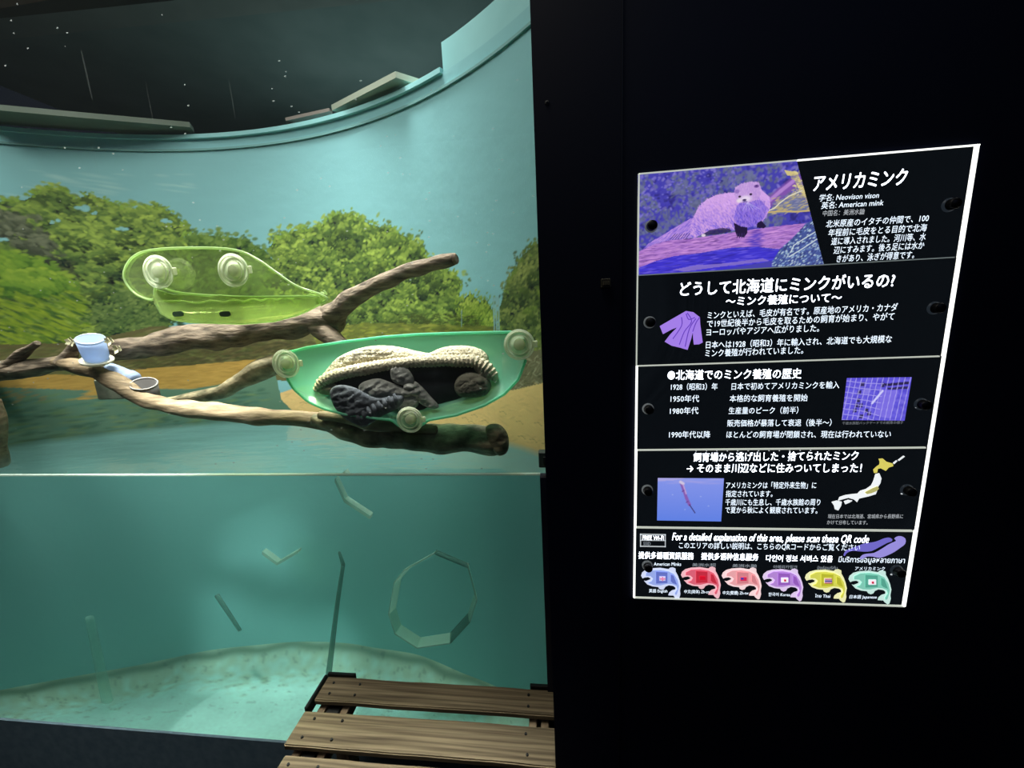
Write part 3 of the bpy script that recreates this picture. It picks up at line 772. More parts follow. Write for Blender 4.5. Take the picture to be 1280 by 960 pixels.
obj('bowl_rim', tube(lowpts, [.0028] * len(lowpts), 8, 1), M['limerim'], t, True)
fz = [onY(x, y, YP) for x, y in ((196, 362), (215, 368), (240, 369), (262, 371), (275, 369), (292, 371), (400, 371))]
obj('bowl_rim', tube(fz, [.0022] * 7, 8, 4), M['limerim'], t, True)
obj('front_plate', prism([onY(x, y, YP - .008) for x, y in ((196, 362), (215, 368), (240, 369), (262, 371), (275, 369), (292, 371), (398, 371), (402, 377), (392, 384), (370, 394), (340, 402), (300, 405), (235, 403), (212, 399), (200, 392), (193, 380), (191, 371))], (0, .004, 0)), M['limed'], t)
for x in (222, 281):
    c = onY(x, 392.5, YP - .012); bm = bmesh.new(); w_, h_ = .017, .0075
    pts = [c + Vector((math.copysign(w_ - h_, math.cos(a)) + h_ * math.cos(a), 0, h_ * math.sin(a))) for a in np.linspace(0, 6.2832, 25)[:-1]]
    obj('drain_slot', prism(pts, (0, .003, 0)), mat('slot_dark', (.02, .045, .02), .6), t, label='dark oval slot')
suction(t, 197, 340, .006, .046); suction(t, 291, 338, .006, .045)

# ================================================================== TEAL GREEN DISH AND ITS CONTENTS
M['teal'] = clear_plastic('teal_green_plastic', (.42, .90, .68), (.30, .90, .62), .82, .05, .25, .5)
M['tealrim'] = clear_plastic('teal_green_edge', (.6, .95, .8), (.30, .85, .58), .8, .08, .2, .6)
t = thing('teal_dish', 'translucent teal green half dish stuck low on the glass by three cups', 'animal hammock', onY(510, 525, .02))
top = [(352, 441), (366, 439), (385, 434), (430, 427), (480, 421), (520, 418), (580, 416), (638, 415), (656, 418)]
bot = [(354, 456), (357, 470), (366, 485), (385, 502), (405, 511), (430, 518), (470, 523), (490, 525), (498, 532), (512, 536), (526, 532), (536, 525), (570, 519), (605, 507), (630, 493), (648, 474), (657, 450)]
YD = .02
bx = [onY(x, y, YD).x for x, y in bot]; bz = [onY(x, y, YD).z for x, y in bot]
bm = bmesh.new(); G = []; NS, NT = 90, 18
for i in range(NS + 1):
    u = i / NS; xw = bx[0] + (bx[-1] - bx[0]) * u
    zb = float(np.interp(xw, bx, bz)); dy = .17 * math.sin(math.pi * u) ** .75
    # top rim lies farther from the glass than the bottom; solve its height from the outline
    tx = [onY(x, y, YD + dy).x for x, y in top]; tz = [onY(x, y, YD + dy).z for x, y in top]
    cx = (bx[0] + bx[-1]) / 2
    xt = tx[0] + (tx[-1] - tx[0]) * u
    zt = float(np.interp(xt, tx, tz)); row = []
    for j in range(NT + 1):
        v = j / NT; k_ = math.sin(math.pi / 2 * v)
        row.append(bm.verts.new((xt + (xw - xt) * v ** 1.2, YD + dy * (math.cos(math.pi / 2 * v) ** .8 if j < NT else 0), zt + (zb - zt) * (v * .55 + k_ * .45) if True else 0)))
    G.append(row)
for a, b in zip(G, G[1:]):
    for j in range(NT): bm.faces.new((a[j], b[j], b[j + 1], a[j + 1]))
rp = [a[0].co.copy() for a in G]; lp = [a[-1].co.copy() for a in G]
obj('bowl', bm, M['teal'], t, True)
obj('rim', tube(rp, [.004] * len(rp), 8, 1), M['tealrim'], t, True)
obj('rim', tube(lp, [.004] * len(lp), 8, 1), M['tealrim'], t, True)
suction(t, 357, 455, .006, .041); suction(t, 649, 431, .006, .041); suction(t, 512, 525, .006, .038)

YK = .03
M['knit'] = noisy(mat('cream_knit', rough=.95), (.56, .50, .33), (.76, .70, .50), (140, 140, 140), 2, bump=.8)
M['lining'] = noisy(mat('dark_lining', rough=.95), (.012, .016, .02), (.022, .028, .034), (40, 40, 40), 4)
M['rag'] = noisy(mat('grey_jersey', rough=.95), (.27, .275, .25), (.38, .385, .35), (50, 50, 50), 6, bump=.5)
M['rag2'] = noisy(mat('blue_grey_jersey', rough=.95), (.08, .093, .107), (.13, .148, .165), (50, 50, 50), 6, bump=.5)
M['rag3'] = noisy(mat('olive_grey_jersey', rough=.95), (.15, .145, .105), (.24, .23, .175), (50, 50, 50), 6, bump=.5)
def pl(name, poly, Y, H, m, parent=None, **kw):
    return obj(name, pillow([onY(x, y, Y) for x, y in poly], Y, H, **kw), m, parent, True)


t = thing('knitted_bag', 'cream ribbed knitted sleeping bag with dark lining lying in the teal dish', 'pet bed', onY(505, 525, YK + .04))
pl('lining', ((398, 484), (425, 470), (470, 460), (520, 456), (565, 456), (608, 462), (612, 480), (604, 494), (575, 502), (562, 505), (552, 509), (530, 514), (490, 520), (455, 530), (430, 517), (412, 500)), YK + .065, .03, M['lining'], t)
obj('knit_trim', tube([onY(x, y, YK + .03) for x, y in ((396, 488), (405, 476), (424, 468), (455, 461), (490, 455), (525, 452), (560, 451), (592, 452), (608, 460), (617, 470), (619, 476))], [.012, .017, .017, .017, .016, .016, .017, .018, .018, .014, .006], 20, 24, rib=520, ribh=.11, bump=.12, freq=30), M['knit'], t, True)
up = [(404, 472), (412, 458), (424, 446), (444, 437), (468, 432), (495, 433), (518, 438), (536, 441), (548, 436), (566, 432), (590, 433), (606, 440), (612, 452), (604, 458), (560, 454), (520, 455), (470, 462), (430, 470)]
bm = pillow([onY(x, y, YK + .075) for x, y in up], YK + .075, .035, step=.0042, wr=.012, freq=22, power=.6)
for v in bm.verts:                                                   # knitted rows
    v.co.y += .0022 * math.sin(v.co.x * 520 + v.co.z * 120) * (1 if v.co.y < YK + .07 else 0) + .0018 * math.sin(v.co.z * 560)
obj('knit_body', bm, M['knit'], t, True)
pl('frayed_edge', ((592, 458), (606, 452), (619, 462), (622, 470), (612, 476), (600, 470)), YK + .03, .016, M['knit'], t, step=.004, wr=.012, freq=60)
pl('folded_corner', ((394, 484), (402, 478), (420, 480), (422, 490), (412, 494), (400, 492)), YK + .03, .012, mat('dull_cream', (.34, .31, .2), .9), t, step=.004, wr=.01, freq=50)
t = thing('dark_cloth', 'dark blue-grey jersey cloth with ribbed cuff hanging from the knitted bag', 'cloth', onY(455, 530, YK))
pl('body', ((413, 488), (425, 481), (445, 485), (470, 497), (500, 494), (505, 500), (498, 510), (478, 520), (458, 533), (446, 531), (428, 521), (416, 505)), YK, .018, M['rag2'], t, step=.0045, wr=.02, freq=26, seed=2)
for i in range(8):
    x = 449 + i * 6.6; y = 522 - i * 3.2
    obj('cuff_rib', tube([onY(x - 3, y - 7, YK - .008), onY(x, y, YK - .010), onY(x + 3, y + 7, YK - .002)], [.004, .0075, .004], 8, 4), M['rag2'], t, True)
t = thing('grey_cloth', 'knotted mid-grey jersey cloth in the middle of the knitted bag', 'cloth', onY(510, 508, YK))
pl('fold', ((448, 484), (455, 477), (472, 473), (486, 477), (503, 484), (516, 488), (514, 497), (496, 499), (470, 499), (452, 492)), YK + .02, .02, M['rag'], t, step=.004, wr=.016, freq=30, seed=5)
pl('fold', ((488, 462), (494, 458), (506, 459), (514, 466), (518, 478), (510, 482), (500, 481), (490, 475)), YK + .02, .016, M['rag'], t, step=.004, wr=.012, freq=34, seed=6)
pl('fold', ((518, 477), (528, 484), (538, 495), (549, 508), (540, 511), (526, 505), (516, 494)), YK + .02, .014, M['rag'], t, step=.004, wr=.014, freq=34, seed=7)
pl('fold', ((496, 506), (505, 496), (516, 492), (523, 498), (522, 508), (512, 512), (500, 514)), YK + .02, .016, M['rag'], t, step=.004, wr=.012, freq=34, seed=8)
for x, y in ((512, 484), (518, 490), (509, 491)): pl('knot', [(x + 8 * math.cos(a), y + 5 * math.sin(a)) for a in np.linspace(0, 5.5, 7)], YK + .012, .012, M['rag'], t, step=.004, wr=.008, freq=60, seed=x)
t = thing('olive_cloth', 'rolled olive-grey cloth at the right end of the knitted bag', 'cloth', onY(592, 496, YK))
pl('roll', ((568, 484), (572, 472), (584, 465), (600, 466), (611, 473), (614, 485), (606, 495), (590, 497), (574, 495)), YK + .03, .028, M['rag3'], t, step=.0045, wr=.018, freq=22, seed=11)
pl('inner_fold', ((575, 486), (582, 478), (598, 480), (606, 488), (596, 493), (580, 492)), YK + .008, .008, M['rag3'], t, step=.004, wr=.01, freq=30, seed=12)

# ================================================================== THINGS UNDER WATER
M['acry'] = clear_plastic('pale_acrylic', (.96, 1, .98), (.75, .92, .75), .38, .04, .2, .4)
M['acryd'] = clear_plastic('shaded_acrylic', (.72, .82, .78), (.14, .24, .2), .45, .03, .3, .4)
YO = .28
ov = [(543, 691), (586, 709), (597, 750), (588, 778), (563, 805), (521, 811), (493, 793), (485, 768), (492, 728), (505, 712)]
t = thing('acrylic_ring', 'faceted clear acrylic ring standing underwater behind the glass', 'ring', underY(540, 811, YO))
cx = underY(541, 752, YO)
for i in range(len(ov)):
    a, b = underY(*ov[i], YO), underY(*ov[(i + 1) % len(ov)], YO)
    ai, bi = a + (cx - a).normalized() * .006, b + (cx - b).normalized() * .006
    dv = Vector((0, .05, 0)) + ((cx - (a + b) / 2).normalized() * .012)
    obj('facet', prism([a, b, bi, ai], dv), M['acryd'] if i in (0, 3) else M['acry'], t)  # two facets use the darker copy, shade put into its colour
t = obj('reflection_tube', tube([underY(112, 772, .3), underY(121, 815, .3), underY(134, 876, .3)], [.018, .02, .024], 14, 6), clear_plastic('reflection_plastic', (.95, 1, .97), (.6, .85, .75), .22, .02, .3), smooth=True)  # tube added to stand for an upright pale reflection
tag(t, 'cloudy tube added for an upright pale reflection underwater at the left of the tank floor', 'tube')
t = thing('seam_line', 'thin dark upright seam line built as an added pipe underwater above the left end of the bench', 'pipe', underY(407, 838, .3))  # pipe added to stand for a dark panel seam
obj('shaft', tube([underY(429, 706, .34), underY(421, 760, .34), underY(411, 842, .34)], [.0075, .009, .012], 12, 6), M['acryd'], t, True)
obj('clip', tube([underY(424, 690, .34), underY(429, 706, .34)], [.005, .008], 10, 2), M['acryd'], t, True)
t = obj('reflection_rod', tube([underY(271, 744, .4), underY(300, 788, .4)], [.010, .008], 10, 3), M['acryd'], smooth=True)  # rod added to stand for a slanting reflection
tag(t, 'short dark rod added for a slanting reflection underwater above the stained floor', 'rod')
for pts, lb in ((((418, 602), (430, 628), (462, 649)), 'bent clear strip added for a pale reflection just under the waterline above the acrylic ring'), (((327, 693), (346, 707), (372, 692)), 'small V-shaped clear strip added for a pale reflection underwater at mid height')):
    P = [underY(x, y, .15) for x, y in pts]; bm = bmesh.new()  # pale reflections built as added clear strips
    for a, b in zip(P, P[1:]): prism([a, b, b + Vector((.004, 0, .012)), a + Vector((.004, 0, .012))], (0, .03, 0), bm)
    tag(obj('reflection_strip', bm, M['acry']), lb, 'strip')

# ================================================================== BENCH
BZ = .57
M['slat'] = noisy(mat('weathered_slat_wood', rough=.8), (0.065, 0.048, 0.026), (0.25, 0.20, 0.118), (2.2, 95, 60), 10, bump=.7, lo=.34, hi=.64, dist=.004)
M['slatd'] = noisy(mat('rail_wood', rough=.85), (0.14, 0.10, 0.06), (0.36, 0.28, 0.18), (24, 6, 24), 6, bump=.3)  # beige wood of the rails and legs
M['iron'] = mat('black_iron', (.004, .005, .005), .5)
xl = -.755; xr = -.022
t = thing('slatted_bench', 'weathered wooden slatted bench pushed against the tank glass', 'bench', (-.39, -.25, 0))
ys = [(-.022, -.100), (-.131, -.225), (-.246, -.336), (-.362, -.452)]
pile = []
for i, (y1, y0) in enumerate(ys):
    dx = (0, -.008, .012, 0)[i]
    rgt = xr if y0 > FACE - .02 else GX - .01
    bm = box((xl + dx, y0, BZ - .018), (rgt, y1, BZ), 0)
    bmesh.ops.subdivide_edges(bm, edges=[e for e in bm.edges if abs((e.verts[0].co - e.verts[1].co).x) > .3], cuts=30)
    for v in bm.verts:
        n_ = noise.noise(Vector((v.co.x * 5, v.co.y * 11, i * 3)))
        v.co.z += .0028 * n_; v.co.y += .002 * noise.noise(Vector((v.co.x * 8, i, v.co.y * 4)))
    bmesh.ops.bevel(bm, geom=[e for e in bm.edges if len(e.link_faces) == 2 and e.calc_face_angle(0) > .8], offset=.003, segments=2, affect='EDGES')
    s_ = obj('slat', bm, M['slat'], t, origin=((xl + xr) / 2, (y0 + y1) / 2, BZ))
    for x in (xl + .035, xl + .12, -.10):
        for y in ((y0 + .022), (y1 - .022)):
            if x > rgt: continue
            obj('nail_head', lathe([(0, .0032), (.0032, .003), (.004, .001), (.004, -.004)], (x + random.uniform(-.004, .004), y, BZ), (0, 0, 1), 10), M['iron'], s_)
for x in (xl + .012, xl + .085, -.10, -.065):
    obj('rail', box((x, -.445, BZ - .07), (x + .022, -.03, BZ - .029), .002), M['slatd'], t)
obj('rail', box((xl + .04, -.44, BZ - .075), (xl + .08, -.04, BZ - .03), .002), M['iron'], t, label='black iron rail under the slats')
for x, y in ((xl + .03, -.06), (xl + .03, -.40), (-.10, -.06), (-.10, -.40)):
    obj('leg', box((x, y - .025, 0), (x + .045, y + .025, BZ - .075), .003), M['slatd'], t)
obj('stretcher', box((xl + .045, -.40, .14), (xl + .07, -.06, .18), .002), M['slatd'], t)
a, b = Vector((xl - .012, -.13, BZ - .03)), Vector((xl - .001, -.02, BZ + .006))
obj('edge_guard', box(a, b, .003), M['iron'], t, label='black guard on the bench corner')
obj('edge_guard', box((xl - .004, -.021, BZ - .03), (xl + .09, -.011, BZ + .007), .002), M['iron'], t, label='black guard on the bench corner')
obj('edge_guard', box((-.10, -.021, BZ - .03), (xr, -.011, BZ + .007), .002), M['iron'], t, label='black guard on the bench corner')

# ================================================================== SMALL THINGS ON THE BLACK WALL
t = thing('door_catch', 'small brass-coloured catch on the black wall left of the lit sign', 'catch', onY(757, 354, FACE))
a, b = onY(751, 360, FACE), onY(763, 348, FACE)
obj('plate', box((a.x, FACE - .004, a.z), (b.x, FACE + .001, b.z), .001), mat('dull_brass', (.05, .045, .028), .5), t)
for k_ in range(4):
    x = a.x + .003 + k_ * (b.x - a.x - .006) / 3.4
    obj('tooth', box((x, FACE - .007, a.z + .004), (x + .0016, FACE - .004, b.z - .004)), mat('bright_brass', (.16, .14, .085), .4), t)
tag(obj('paint_chip', lathe([(0, -.0012), (.002, -.0012), (.004, 0)], onY(684, 129, FACE), (0, 1, .3), 8), mat('chip', (.06, .065, .06), .6)), 'tiny pale chip on the black wall high beside the tank', 'chip')
a, b = onY(776, 262, FACE), onY(776, 960, FACE)
struct('trim_8', box((a.x, FACE - .002, .0), (a.x + .002, FACE, 2.2)), mat('seam_blue_black', (.004, .006, .013), .5))

# ================================================================== SIGN
SX0, SX1, SZ0, SZ1 = .136, .592, 1.167, 1.897
SEP = [1.897, 1.748, 1.603, 1.457, 1.311, 1.167]
YS = FACE - .030                    # front face of the panels? measured on the wall plane below
YS = FACE
M['panel'] = noisy(mat('black_gloss_panel', rough=.35, spec=.3), (.009, .012, .015), (.0125, .016, .020), (8, 8, 8), 3)
_pb = M['panel'].node_tree.nodes['Principled BSDF']; _pb.inputs['Emission Color'].default_value = (.55, .75, 1, 1); _pb.inputs['Emission Strength'].default_value = .022
M['glow'] = mat('lit_acrylic_edge', (1, 1, .93), .4, emit=1.6)
M['glow2'] = mat('dimly_lit_acrylic_edge', (.62, .66, .58), .4, emit=.75)
M['glow3'] = mat('faint_acrylic_edge', (.20, .24, .24), .4, emit=.6)
M['ink'] = mat('lit_white_lettering', (.93, .96, 1), .5, emit=1.0)
M['ink2'] = mat('lit_pale_lettering', (.62, .66, .7), .5, emit=.75)
M['ink3'] = mat('lit_faint_lettering', (.30, .33, .36), .5, emit=.6)
SIGN = thing('information_sign', 'backlit black acrylic information sign about the mink on the black wall', 'sign', ((SX0 + SX1) / 2, FACE, SZ0))
panels = []
for i in range(5):
    panels.append(obj('panel', box((SX0, YS, SEP[i + 1] + .001), (SX1, FACE + .02, SEP[i] - .001), .0005), M['panel'], SIGN, origin=((SX0 + SX1) / 2, YS, SEP[i + 1])))


def strip(x0, z0, x1, z1, m, parent=SIGN, name='lit_edge', th=.003):
    return obj(name, box((x0, YS - th, z0), (x1, YS + .001, z1)), m, parent)


xm = onY(995, 203, YS).x
strip(SX0, SZ1 - .0008, xm, SZ1 + .0006, M['glow2']); strip(xm, SZ1 - .001, SX1 + .002, SZ1 + .0006, M['glow'])
for i in range(5):
    z1, z0 = SEP[i], SEP[i + 1]
    wd = (.0030, .0026, .0016, .0014, .0028)[i]
    strip(SX1 - wd, z0, SX1 + .0015, z1, M['glow'])
    wl = (.002, .0012, .0035, .0045, .0035)[i]
    strip(SX0 - .001, z0, SX0 + wl * .6, z1, M['glow'] if i in (2, 3, 4) else M['glow2'])
strip(SX0, SEP[1] - .0007, SX1 - .008, SEP[1] + .0007, M['glow3']); strip(SX0, SEP[2] - .0012, SX1 - .007, SEP[2] + .0008, M['glow2'])
strip(SX0, SEP[3] - .002, SX1 - .006, SEP[3] + .0002, M['glow2']); strip(SX0, SEP[4] - .0022, SX1 - .006, SEP[4] + .0004, M['glow2'])
strip(SX0, SZ0 - .001, SX1, SZ0 + .001, M['glow2'])

M['bolt'] = mat('black_standoff', (.003, .003, .004), .45)
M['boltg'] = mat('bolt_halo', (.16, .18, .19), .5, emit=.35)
for px_, py_, i in ((815, 282, 0), (813, 403, 1), (811, 512, 2), (810, 614, 3), (810, 709, 4), (1191, 255, 0), (1172, 385, 1), (1155, 506, 2), (1137, 614, 3), (1124, 715, 4)):
    c = onY(px_, py_, YS - .006)
    b_ = obj('standoff_bolt', lathe([(0, -.006), (.0065, -.006), (.0075, -.004), (.0075, .006)], c, (0, 1, 0), 24), M['bolt'], panels[i], True)
    obj_h = lathe([(.0076, .003), (.0096, .0045), (.0096, .006)], c, (0, 1, 0), 24)
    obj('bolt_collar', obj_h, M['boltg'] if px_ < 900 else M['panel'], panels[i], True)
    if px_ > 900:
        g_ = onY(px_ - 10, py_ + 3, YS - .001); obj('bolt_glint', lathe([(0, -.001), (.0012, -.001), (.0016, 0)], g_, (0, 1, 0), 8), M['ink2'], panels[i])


def panel_of(z):
    for i in range(5):
        if z > SEP[i + 1]: return panels[i]
    return panels[4]


def text(s, x0, y0, x1, y1, h, m=None, bold=.0, name='lettering', shear=0.0, parent=None):
    """one line of lettering: baseline from (x0,y0) to (x1,y1) in photo measure, capital height h"""
    m = m or M['ink']
    A, B = onY(x0, y0, YS), onY(x1, y1, YS)
    T_ = onY(x0, y0 - h, YS); H = T_.z - A.z
    c = bpy.data.curves.new('lettering', 'FONT'); c.body = s; c.size = 1; c.resolution_u = 2; c.shear = shear
    o = bpy.data.objects.new('tmp', c); COL.objects.link(o)
    bpy.context.view_layer.update()
    me = bpy.data.meshes.new_from_object(o.evaluated_get(bpy.context.evaluated_depsgraph_get()))
    COL.objects.unlink(o); bpy.data.objects.remove(o)
    n = len(me.vertices); V = np.empty(n * 3, np.float32)
    if not n: return
    me.vertices.foreach_get('co', V); V = V.reshape(-1, 3)
    x_0, x_1 = V[:, 0].min(), V[:, 0].max(); hy = max(V[:, 1].max(), .3)
    zb = max(V[:, 1].min(), -.1)
    par = parent or panel_of((A.z + T_.z) / 2); O = ORG[par.name]
    fx = (V[:, 0] - x_0) / (x_1 - x_0)
    W = np.stack([A.x + fx * (B.x - A.x), np.full(n, YS - .0012), A.z + fx * (B.z - A.z) + (V[:, 1] - zb * .6) / (hy - zb * .6) * H], 1)
    W -= np.array(O)
    if bold:                                   # heavier weight: the same outlines laid over each other, slightly shifted
        e = bold * H * .9; base = me; b3 = bmesh.new()
        me.vertices.foreach_set('co', W.astype(np.float32).ravel()); me.update()
        for dx, dz in ((e, 0), (-e, 0), (0, e), (0, -e)):
            k0 = len(b3.verts); b3.from_mesh(base); b3.verts.ensure_lookup_table()
            for v in b3.verts[k0:]: v.co.x += dx; v.co.z += dz
        me = bpy.data.meshes.new('lettering'); b3.to_mesh(me); b3.free()
        n = len(me.vertices); W = np.empty(n * 3, np.float32); me.vertices.foreach_get('co', W)
    me.vertices.foreach_set('co', W.astype(np.float32).ravel()); me.update(); me.materials.clear(); me.materials.append(m)
    q = bpy.data.objects.new(name, me); COL.objects.link(q); q.parent = par; ORG[q.name] = O
    return q


I2, I3 = M['ink2'], M['ink3']
text('アメリカミンク', 1016, 239, 1132, 230.5, 19, bold=.024, shear=.1)
text('学名: Neovison vison', 1023, 251.8, 1097.5, 248, 8.5, I2, bold=.004, shear=.15)
text('英名: American mink', 1025.5, 261.4, 1103, 257.2, 8.5, I2, bold=.008, shear=.1)
text('中国名：美洲水鼬', 1027.5, 270.3, 1079.5, 268, 7, I2, shear=.1)
for s, q in (('北米原産のイタチの仲間で、100', (1031.4, 284.6, 1159.5, 277)), ('年程前に毛皮をとる目的で北海', (1034.5, 295.6, 1157, 289)),
             ('道に導入されました。河川等、水', (1037.9, 306.4, 1155.6, 300.3)), ('辺にすみます。後ろ足には水か', (1041, 317.3, 1153.7, 311)), ('きがあり、泳ぎが得意です。', (1045, 328, 1141.4, 322.7))):
    text(s, *q, 9, I2, bold=.008, shear=.08)
text('どうして北海道にミンクがいるの?', 849.7, 369.5, 1116.5, 358.5, 17, bold=.022)
text('〜ミンク養殖について〜', 906.7, 382.3, 1050.9, 377.3, 11.5, bold=.016)
for s, q in (('ミンクといえば、毛皮が有名です。原産地のアメリカ・カナダ', (883.9, 398.5, 1120.6, 388.3)), ('で19世紀後半から毛皮を取るための飼育が始まり、やがて', (883.3, 409, 1116.5, 399.8)),
             ('ヨーロッパやアジアへ広がりました。', (882.4, 419.6, 1023, 414.3)), ('日本へは1928（昭和3）年に輸入され、北海道でも大規模な', (881.9, 435.4, 1113.4, 428)), ('ミンク養殖が行われていました。', (881, 445.8, 1003.2, 441.8))):
    text(s, *q, 9, I2, bold=.01)
text('●北海道でのミンク養殖の歴史', 834.3, 474.6, 1000.7, 472.5, 12, bold=.008)
for s, q in (('1928（昭和3）年', (838.4, 487.5, 896.4, 487)), ('日本で初めてアメリカミンクを輸入', (913.9, 487, 1048.2, 485)), ('1950年代', (837.9, 502.3, 873.4, 502)),
             ('本格的な飼育養殖を開始', (911.5, 502, 1008.6, 501)), ('1980年代', (837.1, 517.5, 872.5, 517)), ('生産量のピーク（前半）', (910.3, 517.2, 997, 516.5)),
             ('販売価格が暴落して衰退（後半〜）', (908.5, 532.8, 1038.3, 532)), ('1990年代以降', (836, 547, 887.3, 547)), ('ほとんどの飼育場が閉鎖され、現在は行われていない', (907.6, 547, 1112.3, 546.6))):
    text(s, *q, 8.5, I2, bold=.008)
text('千歳水族館バックヤードでの飼育の様子', 1052, 530.5, 1128, 529.5, 3.6, I3)
text('飼育場から逃げ出した・捨てられたミンク', 866.3, 576.6, 1071.5, 574.6, 11, bold=.008)
text('→ そのまま川辺などに住みついてしまった！', 858.2, 590.2, 1075.7, 590, 11, bold=.008)
for s, q in (('アメリカミンクは「特定外来生物」に', (907, 610, 1019.4, 610)), ('指定されています。', (906.7, 620.6, 965, 620.6)), ('千歳川にも生息し、千歳水族館の周り', (906.1, 631.2, 1024.4, 631.2)), ('で夏から秋によく観察されています。', (906.1, 640.8, 1020.9, 641.5))):
    text(s, *q, 8, I2, bold=.01)
text('現在日本では北海道、宮城県から長野県に', 1034, 647.5, 1127.8, 647.5, 5.2, I2)
text('かけて分布しています。', 1032.9, 655, 1083.6, 655.3, 5.2, I2)
text('For a detailed explanation of this area, please scan these QR code', 839.9, 675.5, 1084.8, 679, 10, bold=.010, shear=.22)
text('このエリアの詳しい説明は、こちらのQRコードからご覧ください', 848.3, 685, 1073.9, 688, 8, I2, bold=.008)
text('提供多語種資訊服務', 797.9, 697.5, 866.6, 698.8, 8.5, bold=.005)
text('提供多语种信息服务', 876.1, 698.8, 947.2, 700, 8.5, bold=.005)
text('다언어 정보 서비스 있음', 956.7, 701, 1039.8, 702, 8, bold=.01)
text('มีบริการข้อมูลหลายภาษา', 1047.3, 702.5, 1129.8, 704, 8.5, I2, bold=.01)


def flat(name, pts, m, dep=.0012, parent=None, off=0.0, sm=0):
    P = [onY(x, y, YS) for x, y in pts]
    if sm: P = smoothpoly(P, sm)
    P = [Vector((p.x, YS - off, p.z)) for p in P]
    cz = sum(p.z for p in P) / len(P)
    # triangulate by constrained delaunay so that concave outlines fill correctly
    n = len(P); vs, es, fs, *_ = geometry.delaunay_2d_cdt([Vector((p.x, p.z)) for p in P], [(i, (i + 1) % n) for i in range(n)], [], 1, 1e-7)
    bm = bmesh.new(); A_ = [bm.verts.new((v.x, YS - off - dep, v.y)) for v in vs]
    for f in fs:
        try: bm.faces.new([A_[i] for i in f])
        except ValueError: pass
    bmesh.ops.recalc_face_normals(bm, faces=bm.faces)
    if bm.faces and sum(f.normal.y for f in bm.faces) > 0: bmesh.ops.reverse_faces(bm, faces=bm.faces)
    g2 = bmesh.ops.extrude_face_region(bm, geom=bm.faces[:])
    for e in g2['geom']:
        if isinstance(e, bmesh.types.BMVert): e.co.y += dep * .9
    return obj(name, bm, m, parent or panel_of(cz))


def ink(name, rgb, e=1.0): return mat(name, lin(rgb), .5, emit=e)


# free wifi box
wb_ = ink('grey_lettering', (176, 182, 186))
for q in (((800, 667), (832, 667.5), (832, 669), (800, 668.5)), ((800, 667), (801.2, 667), (801.2, 683), (800, 683)), ((831, 667.5), (832, 667.5), (832, 683.5), (831, 683.5)), ((800, 682), (832, 682.5), (832, 683.5), (800, 683)), ((800, 674.6), (832, 675), (832, 675.8), (800, 675.4))):
    flat('wifi_border', q, wb_, parent=panels[4])
text('FREE Wi-Fi', 803, 674.3, 829.5, 674.6, 5.2, bold=.005)
text('SSID', 804, 681, 813, 681.2, 4, I3, bold=.01)
# fur coat
coat = [(248, 432), (320, 390), (390, 350), (430, 327), (480, 335), (525, 370), (528, 420), (545, 545), (520, 558), (485, 560), (480, 520), (478, 470), (465, 520), (440, 597), (390, 582), (330, 568), (282, 540), (320, 490), (370, 440), (330, 455), (270, 487)]
cp = lambda pts: [(780 + x / 5.565, 330 + y / 5.565) for x, y in pts]
flat('coat_picture', cp(coat), ink('lilac_print', (160, 124, 226)), off=.0004)
seamm = ink('violet_print', (104, 72, 170))
for ln in ([(440, 340), (470, 400), (420, 470), (385, 560)], [(400, 370), (400, 430), (340, 520)], [(500, 380), (455, 450), (425, 575)], [(525, 372), (500, 410), (478, 470)], [(432, 345), (450, 385), (492, 372)]):
    P = [onY(*q, YS - .0019) for q in cp(ln)]; obj('coat_seam', tube(P, [.0009] * len(P), 6, 4), seamm, panels[1])
# map of japan
mp_ = lambda pts: [(970 + x / 5.565, 550 + y / 5.565) for x, y in pts]
white, yel, pyel = ink('white_print', (238, 242, 244)), ink('yellow_print', (214, 202, 96)), ink('khaki_print', (176, 172, 104))
flat('map_picture', mp_([(712, 130), (740, 128), (765, 150), (808, 162), (812, 180), (780, 190), (760, 213), (725, 195), (705, 198), (700, 225), (680, 228), (675, 205), (700, 182), (718, 170), (720, 150)]), yel)
flat('map_picture', mp_([(690, 236), (715, 230), (730, 265), (722, 300), (708, 320), (700, 350), (690, 375), (640, 390), (605, 398), (575, 405), (560, 430), (540, 412), (500, 400), (455, 412), (430, 420), (440, 396), (480, 382), (530, 375), (565, 372), (585, 352), (625, 340), (660, 315), (675, 285)]), white)
flat('map_picture', mp_([(700, 318), (708, 335), (690, 352), (655, 366), (625, 372), (612, 360), (640, 345), (665, 332)]), pyel, off=.0012)
flat('map_picture', mp_([(385, 430), (420, 420), (455, 428), (450, 455), (430, 488), (408, 480), (402, 455)]), white)
flat('map_picture', mp_([(470, 425), (500, 415), (528, 420), (510, 432), (480, 445)]), white)
flat('map_picture', mp_([(812, 158), (835, 140), (840, 146), (818, 166)]), white); flat('map_picture', mp_([(845, 138), (885, 108), (892, 114), (852, 144)]), white)
# pair of swimming minks
qp = lambda pts: [(945 + x / 6.4, 650 + y / 6.4) for x, y in pts]
flat('swimming_mink_picture', qp([(700, 280), (712, 250), (745, 232), (800, 212), (860, 190), (920, 180), (960, 172), (1000, 156), (1025, 146), (1060, 140), (1085, 150), (1080, 168), (1045, 180), (980, 215), (920, 245), (860, 250), (810, 246), (760, 244), (722, 262), (706, 284)]), ink('blue_violet_print', (112, 104, 196)), sm=2)
flat('swimming_mink_picture', qp([(826, 306), (845, 280), (880, 268), (940, 262), (1000, 230), (1050, 198), (1085, 180), (1118, 165), (1104, 148), (1120, 132), (1155, 127), (1188, 145), (1186, 185), (1150, 215), (1100, 250), (1050, 275), (985, 298), (930, 288), (880, 288), (845, 308)]), ink('lavender_print', (150, 140, 216)), sm=2, off=.0006)
